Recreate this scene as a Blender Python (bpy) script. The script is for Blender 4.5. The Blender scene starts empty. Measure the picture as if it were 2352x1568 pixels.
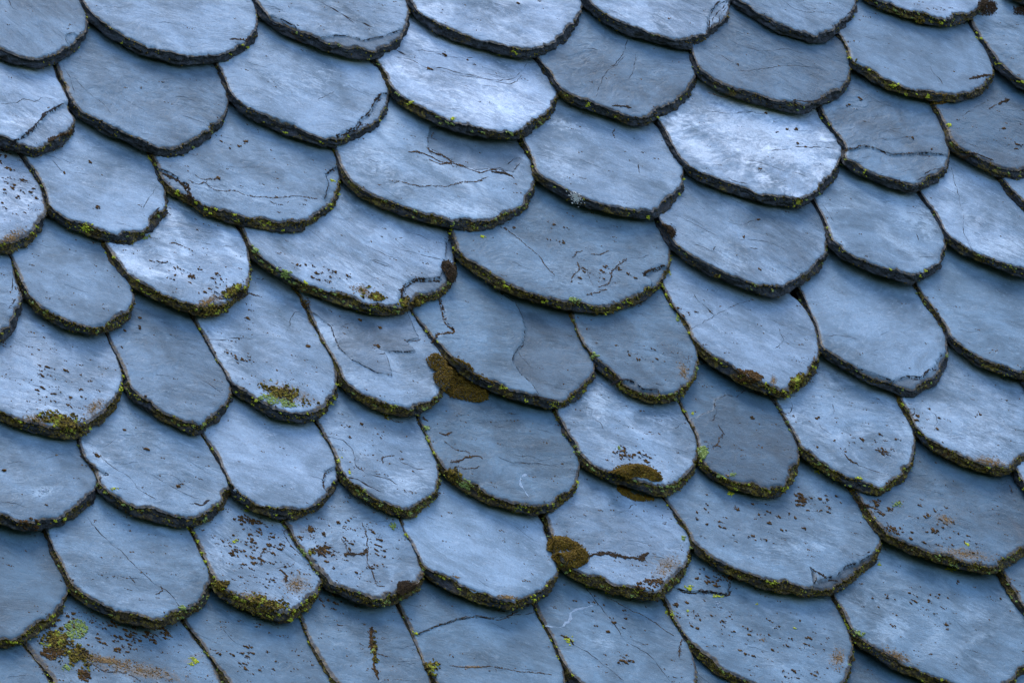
import bpy, math, random
import numpy as np
from mathutils import Vector, Matrix

R = math.radians
scene = bpy.context.scene
COL = scene.collection

# ------------------------------------------------------------------ camera
PITCH = 55.0                      # pitch of the slates
AZ, EL = R(33.0), R(15.0)         # the camera looks up at the roof from the lower left
DIST, LENS = 9.0, 283.0
EX = Vector((1, 0, 0))                                            # along the courses
ES = Vector((0, math.cos(R(PITCH)), math.sin(R(PITCH))))          # up the slope
EN = Vector((0, -math.sin(R(PITCH)), math.cos(R(PITCH))))         # out of the roof
FWD = Vector((math.sin(AZ)*math.cos(EL), math.cos(AZ)*math.cos(EL), math.sin(EL)))
ROOF0 = Vector((0, 0, 3.95))
CAM = ROOF0 - FWD*DIST
cd = bpy.data.cameras.new('camera'); cam = bpy.data.objects.new('camera', cd); COL.objects.link(cam)
cam.location = CAM
cam.rotation_euler = FWD.to_track_quat('-Z', 'Y').to_euler()
cd.lens = LENS; cd.sensor_width = 36.0; cd.clip_start = 0.1; cd.clip_end = 500
scene.camera = cam
RIGHT = FWD.cross(Vector((0, 0, 1))).normalized(); UP = RIGHT.cross(FWD).normalized()

# ------------------------------------------------------------------ light
SUN_EL, SUN_ROT = R(79), R(12)
w = bpy.data.worlds.new("World"); scene.world = w; w.use_nodes = True
nt = w.node_tree; bg = nt.nodes['Background']
sky = nt.nodes.new('ShaderNodeTexSky'); sky.sky_type = 'NISHITA'; sky.sun_disc = False
sky.sun_elevation = SUN_EL; sky.sun_rotation = SUN_ROT
nt.links.new(sky.outputs[0], bg.inputs[0]); bg.inputs[1].default_value = 0.092
sd = bpy.data.lights.new('sun', 'SUN'); sun = bpy.data.objects.new('sun', sd); COL.objects.link(sun)
sd.energy = 0.85; sd.angle = R(28); sd.color = (1.0, 0.98, 0.95)
sdir = Vector((math.sin(SUN_ROT)*math.cos(SUN_EL), math.cos(SUN_ROT)*math.cos(SUN_EL), math.sin(SUN_EL)))
sun.rotation_euler = (-sdir).to_track_quat('-Z', 'Y').to_euler()
vs = scene.view_settings
vs.view_transform = 'Standard'; vs.look = 'None'; vs.exposure = 2.35; vs.gamma = 1.0; vs.use_curve_mapping = False

# ------------------------------------------------------------------ numbers
T = 0.0118                        # thickness of a slate
LIFT = 0.105                      # a slate higher up the slope lies this much further out
TILES = {'A': (0, 0), 'B': (705.6, 0), 'C': (1411.2, 0), 'D': (0, 470.4), 'E': (705.6, 470.4), 'F': (1411.2, 470.4),
         'G': (0, 940.8), 'H': (705.6, 940.8), 'I': (1411.2, 940.8)}

def on_roof(tile, x, y, h):
    """survey point -> (along the course, up the slope) on the sheet h metres out of the roof"""
    ox, oy = TILES[tile]
    px, py = ox + x/2.5, oy + y/2.5
    k = 36.0/LENS/2352.0
    d = FWD + RIGHT*((px-1176)*k) - UP*((py-784)*k)
    t = (h - (CAM-ROOF0).dot(EN))/d.dot(EN)
    p = CAM + d*t - ROOF0
    return p.dot(EX), p.dot(ES)

# ------------------------------------------------------------------ value noise
def _hash(ix, iy, seed):
    h = (ix.astype(np.int64)*374761393 + iy.astype(np.int64)*668265263 + int(seed)*1442695041) & 0xffffffff
    h = ((h ^ (h >> 13))*1274126177) & 0xffffffff
    h = (h ^ (h >> 16)) & 0xffffffff
    return h/4294967295.0
def vnoise(x, y, seed=0):
    x = np.asarray(x, float); y = np.asarray(y, float)
    ix = np.floor(x); iy = np.floor(y); fx = x-ix; fy = y-iy
    fx = fx*fx*(3-2*fx); fy = fy*fy*(3-2*fy)
    a = _hash(ix, iy, seed); b = _hash(ix+1, iy, seed); c = _hash(ix, iy+1, seed); d = _hash(ix+1, iy+1, seed)
    return (a*(1-fx)+b*fx)*(1-fy) + (c*(1-fx)+d*fx)*fy
def fbm(x, y, seed=0, o=4):
    s = 0; a = 0.5; t = 0
    for i in range(o):
        s = s + a*vnoise(np.asarray(x)*2**i, np.asarray(y)*2**i, seed+i*17); t += a; a *= 0.5
    return s/t
def sstep(a, b, x):
    t = np.clip((x-a)/(b-a), 0, 1); return t*t*(3-2*t)
def inside(px, py, poly):
    r = np.zeros(np.shape(px), bool); n = len(poly)
    for i in range(n):
        x0, y0 = poly[i]; x1, y1 = poly[(i+1) % n]
        if y0 == y1: continue
        c = (y0 > py) != (y1 > py)
        r ^= c & (px < (x1-x0)*(py-y0)/(y1-y0)+x0)
    return r
def seg_dist(px, py, pts, closed=True):
    d = np.full(np.shape(px), 1e9); n = len(pts)
    for i in range(n if closed else n-1):
        x0, y0 = pts[i]; x1, y1 = pts[(i+1) % n]
        dx, dy = x1-x0, y1-y0; L = dx*dx+dy*dy+1e-18
        t = np.clip(((px-x0)*dx+(py-y0)*dy)/L, 0, 1)
        d = np.minimum(d, (px-x0-t*dx)**2+(py-y0-t*dy)**2)
    return np.sqrt(d)

# ------------------------------------------------------------------ materials
class NT:
    def __init__(s, name):
        m = bpy.data.materials.new(name); m.use_nodes = True; s.m = m; s.t = m.node_tree
        s.p = s.t.nodes['Principled BSDF']
    def n(s, typ, ins=None, **kw):
        nd = s.t.nodes.new('ShaderNode'+typ)
        for k, v in kw.items(): setattr(nd, k, v)
        for k, v in (ins or {}).items():
            if isinstance(v, bpy.types.NodeSocket): s.t.links.new(v, nd.inputs[k])
            else: nd.inputs[k].default_value = v
        return nd
    def L(s, a, b): s.t.links.new(a, b)
    def math(s, op, a, b=0.0, c=0.0, clamp=False):
        return s.n('Math', {0: a, 1: b, 2: c}, operation=op, use_clamp=clamp).outputs[0]
    def ramp(s, f, lo, hi):
        return s.n('MapRange', {0: f, 1: lo, 2: hi, 3: 0.0, 4: 1.0}, interpolation_type='SMOOTHSTEP').outputs[0]
    def mix(s, f, a, b):
        nd = s.t.nodes.new('ShaderNodeMix'); nd.data_type = 'RGBA'
        for i, v in ((0, f), (6, a), (7, b)):
            if isinstance(v, bpy.types.NodeSocket): s.t.links.new(v, nd.inputs[i])
            else: nd.inputs[i].default_value = v if i == 0 or len(v) == 4 else (*v, 1)
        return nd.outputs[2]
    def noise(s, vec, scale, detail=4, rough=0.55, dist=0.0):
        return s.n('TexNoise', {'Vector': vec, 'Scale': scale, 'Detail': detail, 'Roughness': rough, 'Distortion': dist}).outputs[0]
    def attr(s, name, typ='OBJECT'):
        return s.n('Attribute', attribute_name=name, attribute_type=typ)

def coords(q):
    """surface coordinates of one slate: shifted by its own seed, and a second set stretched along its grain"""
    tc = q.n('TexCoord').outputs['Object']
    sd = q.attr('seed').outputs['Fac']
    off = q.n('CombineXYZ', {0: sd, 1: q.math('MULTIPLY', sd, 1.7), 2: 0.0}).outputs[0]
    v = q.n('VectorMath', {0: tc, 1: off}, operation='ADD').outputs[0]
    rot = q.n('VectorRotate', {'Vector': v, 'Angle': q.attr('grain').outputs['Fac']}, rotation_type='Z_AXIS').outputs[0]
    g = q.n('VectorMath', {0: q.n('VectorMath', {0: rot, 1: q.n('VectorMath', {0: q.n('VectorMath', {0: q.n('TexNoise', {'Vector': v, 'Scale': 9.0, 'Detail': 2.0}).outputs['Color'], 1: (0.5, 0.5, 0.5)}, operation='SUBTRACT').outputs[0], 1: (0.06, 0.06, 0.0)}, operation='MULTIPLY').outputs[0]}, operation='ADD').outputs[0], 1: (0.42, 1.0, 1.0)}, operation='MULTIPLY').outputs[0]
    return v, g

def slate_material():
    q = NT('slate')
    v, g = coords(q)
    tone = q.attr('tone').outputs['Fac']; bloom = q.attr('bloom').outputs['Fac']; dirt = q.attr('dirt').outputs['Fac']; hue = q.attr('hue').outputs['Fac']; relief = q.attr('relief').outputs['Fac']
    edge = q.attr('edge', 'GEOMETRY').outputs['Fac']; layer = q.attr('layer', 'GEOMETRY').outputs['Fac']
    big = q.noise(v, 11, 4, 0.6, 0.6); med = q.noise(g, 42, 6, 0.66, 0.8); fine = q.noise(v, 420, 4, 0.7)
    streak = q.noise(g, 160, 6, 0.7, 1.0)
    f = q.math('ADD', q.math('MULTIPLY', big, 0.68), q.math('MULTIPLY', med, 0.32))
    base = q.mix(q.ramp(f, 0.32, 0.68), C_DARK, C_MID)
    teal = q.mix(q.ramp(f, 0.32, 0.68), C_DARK2, C_MID2)
    base = q.mix(hue, base, teal)
    # pale weathering bloom, in streaks along the grain
    bl = q.math('MULTIPLY', q.ramp(q.math('ADD', q.math('MULTIPLY', q.noise(v, 15, 3, 0.6, 0.8), 0.65), q.math('MULTIPLY', streak, 0.35)), 0.46, 0.70), bloom, clamp=True)
    chalk = q.attr('chalk', 'GEOMETRY').outputs['Fac']
    ck = q.ramp(q.math('ADD', q.math('MULTIPLY', chalk, 0.55), q.math('MULTIPLY', q.math('ADD', q.math('MULTIPLY', streak, 0.6), q.math('MULTIPLY', q.noise(v, 90, 7, 0.85, 1.2), 0.4)), 2.2)), 1.12, 1.65)
    bl = q.math('MAXIMUM', bl, q.math('MULTIPLY', ck, 0.62))
    base = q.mix(bl, base, C_PALE)
    # fine speckle and dark streaks of the cleavage
    dk = q.math('MULTIPLY', q.ramp(streak, 0.40, 0.22), q.math('MULTIPLY', relief, 0.20), clamp=True)
    base = q.mix(dk, base, (0.045, 0.062, 0.1))
    sp = q.math('ADD', q.math('MULTIPLY', q.noise(v, 480, 3, 0.9), 1.1), q.math('ADD', q.math('MULTIPLY', q.noise(v, 45, 6, 0.75, 0.5), 0.7), 0.10))
    val = q.math('MULTIPLY', q.math('MULTIPLY', tone, sp), q.math('ADD', layer, 1.0))
    base = q.n('VectorMath', {0: base, 1: q.n('CombineXYZ', {0: q.math('MULTIPLY', val, q.math('POWER', tone, 0.3)), 1: val, 2: q.math('MULTIPLY', val, q.math('POWER', tone, -0.10))}).outputs[0]}, operation='MULTIPLY').outputs[0]
    # faint rusty stain
    ru = q.math('MULTIPLY', q.math('MULTIPLY', q.ramp(q.noise(v, 17, 5, 0.7, 1.0), 0.58, 0.74), dirt), 0.45, clamp=True)
    base = q.mix(ru, base, (0.15, 0.085, 0.045))
    stn = q.attr('stain', 'GEOMETRY').outputs['Fac']
    sk = q.ramp(q.math('ADD', q.math('MULTIPLY', stn, 0.55), q.math('MULTIPLY', q.noise(v, 150, 6, 0.85, 0.5), 1.3)), 1.0, 1.18)
    base = q.mix(q.math('MULTIPLY', sk, 0.6), base, q.mix(q.ramp(q.noise(v, 300, 4, 0.7), 0.42, 0.55), (0.17, 0.115, 0.07), (0.075, 0.045, 0.010)))
    # grime and algae along the margin (a few millimetres, broken up)
    en = q.noise(v, 150, 5, 0.75)
    reach = q.math('MULTIPLY', q.math('ADD', q.math('MULTIPLY', q.noise(v, 30, 3, 0.6), 1.6), -0.3), q.math('ADD', q.math('MULTIPLY', dirt, 0.010), 0.0085))
    em = q.math('SUBTRACT', 1.0, q.math('DIVIDE', edge, q.math('MAXIMUM', reach, 0.0008)), clamp=True)
    em = q.ramp(q.math('ADD', q.math('MULTIPLY', em, 0.75), q.math('MULTIPLY', en, 0.55)), 0.48, 0.78)
    em = q.math('MULTIPLY', em, q.ramp(edge, 0.022, 0.012))
    gr = q.mix(q.ramp(q.noise(v, 240, 4, 0.7), 0.45, 0.6), (0.014, 0.014, 0.017), (0.085, 0.052, 0.014))
    base = q.mix(q.math('MULTIPLY', em, 0.9), base, gr)
    # scattered grime specks
    vo = q.n('TexVoronoi', {'Vector': q.n('VectorMath', {0: v, 1: q.n('VectorMath', {0: v, 1: (9, 9, 9)}, operation='MULTIPLY').outputs[0]}, operation='ADD').outputs[0], 'Scale': 95.0, 'Randomness': 1.0})
    vc = q.n('SeparateColor', {0: vo.outputs['Color']}).outputs[0]
    rad = q.math('MULTIPLY', q.math('SUBTRACT', q.math('ADD', vc, q.math('MULTIPLY', dirt, 0.22)), 0.93, clamp=True), 1.6)
    sm = q.ramp(q.math('SUBTRACT', vo.outputs['Distance'], q.math('ADD', rad, q.math('MULTIPLY', q.math('SUBTRACT', en, 0.5), 0.25))), 0.03, -0.05)
    base = q.mix(q.math('MULTIPLY', sm, 0.75), base, (0.035, 0.024, 0.012))
    q.L(base, q.p.inputs['Base Color'])
    q.p.inputs['Roughness'].default_value = 0.58
    q.L(q.math('ADD', 0.5, q.math('MULTIPLY', fine, 0.25)), q.p.inputs['Roughness'])
    q.p.inputs['Specular IOR Level'].default_value = 0.32
    # cleavage relief: streaked grain, small broken flakes, pits
    wv = q.ramp(q.noise(g, 75, 5, 0.72, 1.2), 0.44, 0.50)
    h = q.math('ADD', q.math('MULTIPLY', streak, 0.5), q.math('ADD', q.math('MULTIPLY', fine, 0.3), q.math('MULTIPLY', wv, 0.9)))
    h = q.math('ADD', h, q.math('MULTIPLY', q.noise(v, 190, 7, 0.85), 1.7))
    b = q.n('Bump', {'Strength': 0.55, 'Distance': 0.0006, 'Height': q.math('MULTIPLY', h, relief)})
    q.L(b.outputs[0], q.p.inputs['Normal'])
    return q.m

def edge_material():
    q = NT('broken_slate')
    v, g = coords(q)
    hv = q.n('VectorMath', {0: v, 1: (1.0, 1.0, 3.2)}, operation='MULTIPLY').outputs[0]
    n1 = q.noise(hv, 120, 6, 0.78, 0.8); n2 = q.noise(v, 330, 5, 0.7); n3 = q.noise(v, 28, 4, 0.6)
    moss = q.attr('moss').outputs['Fac']
    st = q.mix(q.ramp(n1, 0.38, 0.66), (0.002, 0.002, 0.003), (0.036, 0.044, 0.058))
    br = q.mix(q.ramp(n2, 0.35, 0.68), (0.004, 0.0025, 0.001), (0.06, 0.036, 0.010))
    k = q.ramp(q.math('ADD', q.math('MULTIPLY', n3, 0.6), q.math('MULTIPLY', n1, 0.4)), q.math('SUBTRACT', 0.62, q.math('MULTIPLY', moss, 0.22)), q.math('SUBTRACT', 0.70, q.math('MULTIPLY', moss, 0.22)))
    base = q.mix(k, st, br)
    gold = q.math('MULTIPLY', q.ramp(q.noise(v, 210, 4, 0.75, 0.5), 0.50, 0.58), k)
    base = q.mix(q.math('MULTIPLY', gold, 0.8), base, (0.16, 0.115, 0.016))
    q.L(base, q.p.inputs['Base Color'])
    q.p.inputs['Roughness'].default_value = 0.8
    q.p.inputs['Specular IOR Level'].default_value = 0.3
    b = q.n('Bump', {'Strength': 1.0, 'Distance': 0.003, 'Height': q.math('ADD', n1, q.math('MULTIPLY', n2, 0.6))})
    q.L(b.outputs[0], q.p.inputs['Normal'])
    return q.m

def crust_material(name, a, b_, c, scale=260, at=(0.35, 0.6, 0.72)):
    q = NT(name)
    tc = q.n('TexCoord').outputs['Object']
    n1 = q.noise(tc, scale, 5, 0.75); n2 = q.noise(tc, scale*0.35, 4, 0.7)
    base = q.mix(q.ramp(n1, at[0], at[1]), a, b_)
    base = q.mix(q.ramp(n2, at[1]-0.02, at[2]-0.02), base, c)
    q.L(base, q.p.inputs['Base Color'])
    q.p.inputs['Roughness'].default_value = 0.92; q.p.inputs['Specular IOR Level'].default_value = 0.15
    bp = q.n('Bump', {'Strength': 1.0, 'Distance': 0.0012, 'Height': q.noise(tc, scale*3, 4, 0.8)})
    q.L(bp.outputs[0], q.p.inputs['Normal'])
    return q.m

C_DARK, C_MID = (0.044, 0.078, 0.114), (0.152, 0.218, 0.300)
C_DARK2, C_MID2 = (0.029, 0.075, 0.105), (0.096, 0.186, 0.254)
C_PALE = (0.32, 0.395, 0.48)
M_SLATE = slate_material(); M_EDGE = edge_material()
M_MOSS = crust_material('moss_gold', (0.010, 0.007, 0.002), (0.16, 0.105, 0.012), (0.27, 0.27, 0.03), 300, (0.44, 0.56, 0.64))
M_CUSH = crust_material('moss_cushion', (0.03, 0.016, 0.002), (0.17, 0.098, 0.010), (0.22, 0.15, 0.018), 420)
M_CUSHB = crust_material('moss_brown', (0.012, 0.007, 0.004), (0.05, 0.028, 0.012), (0.07, 0.045, 0.02), 420)
M_SPECK = crust_material('dry_moss', (0.02, 0.010, 0.003), (0.085, 0.040, 0.009), (0.16, 0.085, 0.016))
M_RUST = crust_material('tan_crust', (0.10, 0.055, 0.02), (0.22, 0.13, 0.055), (0.15, 0.12, 0.03))
M_LICH = crust_material('lichen', (0.20, 0.21, 0.015), (0.46, 0.48, 0.03), (0.42, 0.48, 0.08), 500)
M_LICHG = crust_material('pale_lichen', (0.11, 0.15, 0.04), (0.25, 0.31, 0.08), (0.38, 0.42, 0.25), 500)
M_CRACK = crust_material('crack_dark', (0.006, 0.005, 0.006), (0.022, 0.018, 0.02), (0.06, 0.035, 0.015), 200)
M_WHITE = crust_material('chalky_white', (0.35, 0.36, 0.38), (0.62, 0.62, 0.6), (0.7, 0.7, 0.68), 500)
M_PALE = crust_material('scratch_pale', (0.17, 0.23, 0.31), (0.24, 0.30, 0.38), (0.3, 0.36, 0.43), 300)
M_DECK = crust_material('weathered_board', (0.008, 0.007, 0.006), (0.03, 0.024, 0.02), (0.04, 0.03, 0.02), 40)
M_GRASS = crust_material('meadow', (0.02, 0.035, 0.01), (0.05, 0.08, 0.02), (0.07, 0.09, 0.03), 3)

# ------------------------------------------------------------------ the slates
# id: (tile, free edge from the left shoulder round the tail to the right shoulder,
#      tone, bloom, dirt, moss, hue, label)
SL = {
1: ('A', [(-430,-100),(-320,110),(-160,250),(-60,325),(0,350),(100,378),(200,402),(290,380),(390,325),(460,265),(490,200),(500,140),(470,80),(430,0),(400,-60)], .84,.2,.1,.2,.1,
  'blue slate in the top left corner with a small oval chip at its right end'),
2: ('A', [(425,-40),(432,0),(470,80),(505,135),(620,220),(740,290),(880,345),(1000,373),(1110,383),(1200,375),(1300,350),(1380,315),(1440,265),(1465,200),(1465,100),(1432,0),(1415,-50)], 1.0,.35,.0,.3,.1,
  'wide smooth slate cut by the top edge, second from the left corner'),
3: ('A', [(1400,-60),(1425,0),(1470,75),(1530,145),(1640,210),(1760,262),(1900,312),(2030,345),(2140,352),(2210,320),(2280,280),(2320,215),(2340,120),(2335,50),(2310,-20)], 1.0,.5,.1,.2,.1,
  'top edge slate with a long dark split and a flaked grey layer at its tail'),
4: ('B', [(515,-70),(545,0),(580,60),(640,130),(740,198),(880,258),(1040,305),(1160,332),(1265,347),(1370,310),(1460,260),(1530,200),(1560,130),(1568,60),(1540,0),(1515,-50)], 1.1,.6,.1,.35,.0,
  'pale lilac slate at the top edge with a faint peach stain on its upper left'),
5: ('B', [(1520,-50),(1545,0),(1600,60),(1690,130),(1790,192),(1920,237),(2040,266),(2170,291),(2260,255),(2350,200),(2400,140),(2422,80),(2415,0),(2400,-50)], 1.05,.5,.0,.35,.0,
  'top edge slate with nested curved flake rings at its right corner'),
6: ('C', [(630,-50),(655,0),(690,50),(780,112),(900,180),(1000,217),(1100,247),(1170,260),(1250,220),(1320,165),(1375,100),(1395,40),(1390,-20),(1380,-60)], .88,.3,.1,.15,.1,
  'small steel blue slate at the top edge, its pointed tail nearly free of moss'),
7: ('C', [(1370,-80),(1400,-30),(1430,10),(1540,62),(1660,105),(1780,142),(1900,159),(1990,140),(2080,90),(2130,40),(2135,-20),(2120,-80)], 1.0,.3,.1,.7,.0,
  'top edge slate right of centre with mossy tail beside a round brown tuft'),
9: ('C', [(2205,-80),(2235,-25),(2280,8),(2351,35),(2440,45),(2540,20),(2600,-40),(2610,-100)], .8,.2,.3,.6,.2,
  'slate whose mossy lower tip just enters the top right corner'),
8: ('C', [(1985,60),(2005,120),(2045,200),(2110,292),(2170,380),(2250,460),(2351,525),(2450,560),(2560,540),(2680,440),(2720,300)], .84,.2,.2,.35,.2,
  'upper right border slate with a long mossy left edge, under the corner tip'),
10: ('A', [(-500,500),(-400,640),(-220,760),(-100,815),(0,848),(60,872),(120,888),(190,898),(290,872),(370,822),(425,760),(422,725),(400,680),(385,620),(370,590),(330,500),(285,385)], 1.1,.4,.0,.35,.1,
  'pale slate at the left border broken across, a long fragment of its under layer showing'),
11: ('A', [(265,350),(285,390),(320,470),(360,560),(385,620),(450,685),(540,745),(680,803),(800,862),(880,892),(970,906),(1080,880),(1180,812),(1260,740),(1295,660),(1300,590),(1275,500),(1225,400),(1200,350)], .84,.15,.05,.3,.1,
  'darker blue slate with diagonal hairlines, hanging right above the twin moss dotted slate'),
12: ('A', [(1190,340),(1210,380),(1250,460),(1290,550),(1340,620),(1440,692),(1560,748),(1680,792),(1790,828),(1900,853),(2000,822),(2090,777),(2160,735),(2210,660),(2225,590),(2205,500),(2160,420),(2120,360)], 1.0,.3,.0,.4,.1,
  'clean slate with a crescent of layers flaked off its lower right rim'),
13: ('B', [(320,330),(340,360),(410,430),(450,520),(510,590),(620,662),(760,732),(900,778),(1030,800),(1150,811),(1230,800),(1300,755),(1370,702),(1415,640),(1430,580),(1425,530),(1360,430),(1300,360),(1280,330)], 1.14,.7,.0,.6,.0,
  'brightest pale slate, crossed near its top by a long dark double crack'),
14: ('B', [(1265,320),(1290,362),(1370,460),(1430,552),(1540,612),(1660,655),(1770,697),(1890,731),(1990,702),(2090,652),(2160,592),(2210,522),(2222,460),(2210,380),(2175,290),(2150,250)], .78,.15,.0,.35,.1,
  'dull blue slate veined with branching upright hairlines, pointed brown tail'),
15: ('C', [(395,250),(410,292),(445,392),(490,462),(600,532),(720,582),(850,617),(980,647),(1075,661),(1160,622),(1260,582),(1320,522),(1350,445),(1345,362),(1300,280),(1250,215)], .72,.15,.0,.35,.1,
  'dark ripple grained slate with frayed bottom rim, in the second course on the right'),
16: ('C', [(1240,180),(1260,218),(1310,292),(1350,387),(1440,448),(1560,514),(1700,562),(1800,578),(1900,592),(2000,587),(2090,552),(2150,502),(2167,430),(2140,340),(2080,240),(2010,130),(1990,90)], .84,.15,.0,.7,.1,
  'broad smooth slate with an olive moss blob under its tail, in the upper right'),
17: ('C', [(1760,540),(1785,590),(1835,682),(1880,772),(1910,852),(1990,912),(2090,972),(2200,1022),(2290,1042),(2351,1030),(2450,980),(2560,890),(2620,760)], .64,.1,.25,.6,.2,
  'darkest slate on the right border, fouled with brown dashes and a yellow lichen dot'),
18: ('A', [(-430,1100),(-400,1180),(-280,1330),(-130,1440),(0,1467),(100,1442),(180,1392),(240,1310),(258,1240),(240,1150),(200,1060),(130,970),(60,868),(30,820)], 1.1,.6,.6,.7,.0,
  'pinkish slate at the left border peppered with black moss grains'),
19: ('A', [(45,840),(70,880),(120,955),(190,1055),(240,1152),(262,1225),(330,1283),(430,1332),(540,1372),(640,1402),(730,1411),(800,1382),(880,1322),(940,1250),(957,1180),(945,1100),(900,1000),(850,920),(790,830)], 1.02,.3,.0,.55,.1,
  'smooth slate with a single round moss dot low and another above it'),
20: ('A', [(800,820),(830,880),(870,970),(910,1052),(960,1112),(1060,1172),(1160,1232),(1260,1272),(1380,1303),(1500,1323),(1600,1342),(1700,1343),(1780,1302),(1860,1242),(1920,1180),(1950,1100),(1950,1030),(1925,950),(1890,870),(1860,820)], .92,.2,.05,.8,.15,
  'slate with ragged mossy left shoulder and two long rusty hairlines across its middle'),
21: ('B', [(95,810),(118,860),(150,942),(185,1022),(230,1082),(330,1153),(450,1213),(600,1268),(740,1307),(880,1332),(960,1337),(1060,1312),(1160,1272),(1240,1210),(1285,1140),(1300,1060),(1290,970),(1250,890),(1200,810)], 1.0,.5,.1,.7,.2,
  'wide central slate with torn upper layer and rusty moss filled splits'),
22: ('B', [(1185,780),(1210,825),(1260,925),(1300,1032),(1400,1102),(1510,1163),(1640,1208),(1780,1242),(1900,1262),(1980,1261),(2060,1212),(2120,1150),(2150,1070),(2152,990),(2115,905),(2055,820),(1985,715),(1965,680)], 1.0,.35,.05,.5,.1,
  'slate with a white bird dropping on its lower left rim'),
23: ('C', [(190,665),(212,705),(270,792),(310,882),(370,962),(460,1033),(580,1088),(700,1128),(830,1168),(960,1192),(1060,1196),(1140,1150),(1220,1082),(1280,1002),(1295,940),(1288,870),(1225,765),(1145,655),(1120,610)], 1.12,1.2,.0,.35,.1,
  'slate streaked with bright white grain, thick clean grey left edge'),
24: ('C', [(1120,590),(1145,635),(1190,722),(1250,802),(1300,872),(1305,945),(1400,1013),(1500,1053),(1600,1086),(1700,1109),(1790,1082),(1870,1041),(1908,970),(1915,900),(1895,820),(1840,700),(1785,580),(1765,540)], .76,.1,.05,.4,.1,
  'narrow slate split by a wavy sideways crack, paler below it, near the right'),
25: ('C', [(1695,1070),(1717,1112),(1770,1192),(1830,1272),(1870,1352),(1930,1422),(2030,1482),(2150,1532),(2260,1572),(2351,1592),(2450,1580),(2530,1500),(2540,1400),(2480,1310),(2351,1200),(2250,1090),(2180,1000),(2165,960)], 1.02,.5,.0,.4,.1,
  'pale slate with a forked upright hairline, cut by the right border'),
75: ('C', [(2140,960),(2168,1012),(2240,1105),(2300,1172),(2360,1232),(2480,1320),(2620,1340),(2780,1200)], .85,.2,.0,.4,.1,
  'sliver of slate at the right border beneath the darkest slate'),
26: ('D', [(-420,300),(-400,450),(-300,640),(-120,760),(0,796),(30,780),(80,720),(112,640),(115,560),(85,460),(60,370),(20,290),(-10,240)], .9,.2,.1,.3,.1,
  'slate end at the left border with a dark flaked chip on its tip'),
27: ('D', [(5,250),(22,300),(70,402),(110,502),(160,573),(230,642),(320,693),(430,737),(560,752),(640,730),(710,690),(755,620),(765,550),(740,480),(690,400),(620,300),(575,210),(550,160)], .92,.1,.0,.75,.15,
  'plain slate without specks, mossy rim, right of the left border chip'),
28: ('D', [(545,160),(565,200),(600,300),(660,392),(720,453),(800,513),(920,573),(1030,608),(1120,638),(1200,647),(1280,622),(1370,562),(1420,490),(1428,400),(1415,300),(1370,195),(1310,100),(1290,60)], 1.06,.9,.3,.8,.1,
  'slate with a white streaked left half and brown moss crust at its lower right'),
29: ('D', [(1290,70),(1315,112),(1370,192),(1420,292),(1500,363),(1620,443),(1740,503),(1860,553),(2000,603),(2130,633),(2230,642),(2324,617),(2414,577),(2504,541),(2574,490),(2614,400),(2609,320),(2590,240),(2550,150),(2530,110)], 1.02,.4,.15,.8,.1,
  'large slate whose right corner has broken away around a brown moss tuft'),
30: ('E', [(765,105),(790,155),(825,252),(870,333),(960,403),(1080,483),(1200,533),(1340,578),(1480,608),(1600,623),(1700,633),(1800,611),(1920,562),(2010,490),(2060,410),(2078,340),(2065,250),(2040,160),(1975,85),(1950,40)], .8,.3,.1,.85,.3,
  'broad dull slate webbed with rusty wriggling veins, near the centre'),
31: ('F', [(190,50),(212,95),(280,203),(330,273),(420,343),(540,413),(660,463),(790,513),(920,546),(1000,506),(1100,451),(1170,381),(1210,300),(1215,220),(1198,140),(1155,60),(1120,-5),(1100,-40)], .92,.4,.0,.4,.1,
  'finely wrinkled slate beside a round brown moss tuft, with a long pointed tail'),
32: ('F', [(1095,-40),(1122,5),(1170,92),(1205,172),(1240,262),(1320,323),(1430,378),(1560,423),(1690,462),(1770,431),(1850,381),(1885,310),(1890,250),(1870,165),(1820,75),(1760,-20),(1710,-70)], .88,.6,.0,.3,.15,
  'slate with one cloudy white patch on its upper right, bare grey rim'),
33: ('F', [(1675,430),(1695,472),(1760,572),(1820,652),(1880,733),(1910,803),(1990,863),(2100,933),(2230,983),(2351,1013),(2470,990),(2560,900),(2600,780)], .88,.1,.0,.6,.3,
  'blank slate without marks at the right border, long moss tinged lower edge'),
34: ('D', [(-270,950),(-250,1050),(-150,1170),(0,1242),(60,1272),(180,1312),(290,1337),(400,1351),(480,1321),(580,1251),(650,1181),(695,1090),(695,1010),(665,920),(625,820),(585,755),(560,710)], 1.05,.4,.35,.8,.1,
  'slate at the left border sprinkled with specks, golden crust on its tail'),
35: ('D', [(560,710),(583,760),(630,872),(690,992),(720,1092),(780,1152),(880,1212),(980,1272),(1110,1322),(1190,1286),(1280,1211),(1318,1130),(1305,1050),(1255,960),(1195,860),(1125,750),(1055,620),(1030,580)], .82,.1,.05,.6,.1,
  'narrow medium blue slate with a notched thick tail, left of the moss patched slate'),
36: ('D', [(1030,575),(1057,625),(1120,742),(1190,862),(1250,972),(1310,1063),(1400,1133),(1500,1193),(1600,1237),(1720,1263),(1800,1251),(1880,1181),(1925,1100),(1920,1000),(1890,900),(1835,800),(1785,720),(1725,590),(1620,450),(1600,410)], 1.0,.35,.3,.5,.1,
  'long slate bearing a tan and green lichen patch just above its tail'),
37: ('E', [(-165,410),(-139,457),(-50,592),(10,712),(60,802),(110,892),(160,982),(200,1062),(280,1127),(400,1187),(520,1213),(600,1224),(680,1191),(750,1131),(785,1070),(795,990),(740,850),(650,730),(565,620),(540,570)], .98,.4,.05,.85,.15,
  'slate with a dark pointed layer on its upper half, left of the large moss cushion'),
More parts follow.
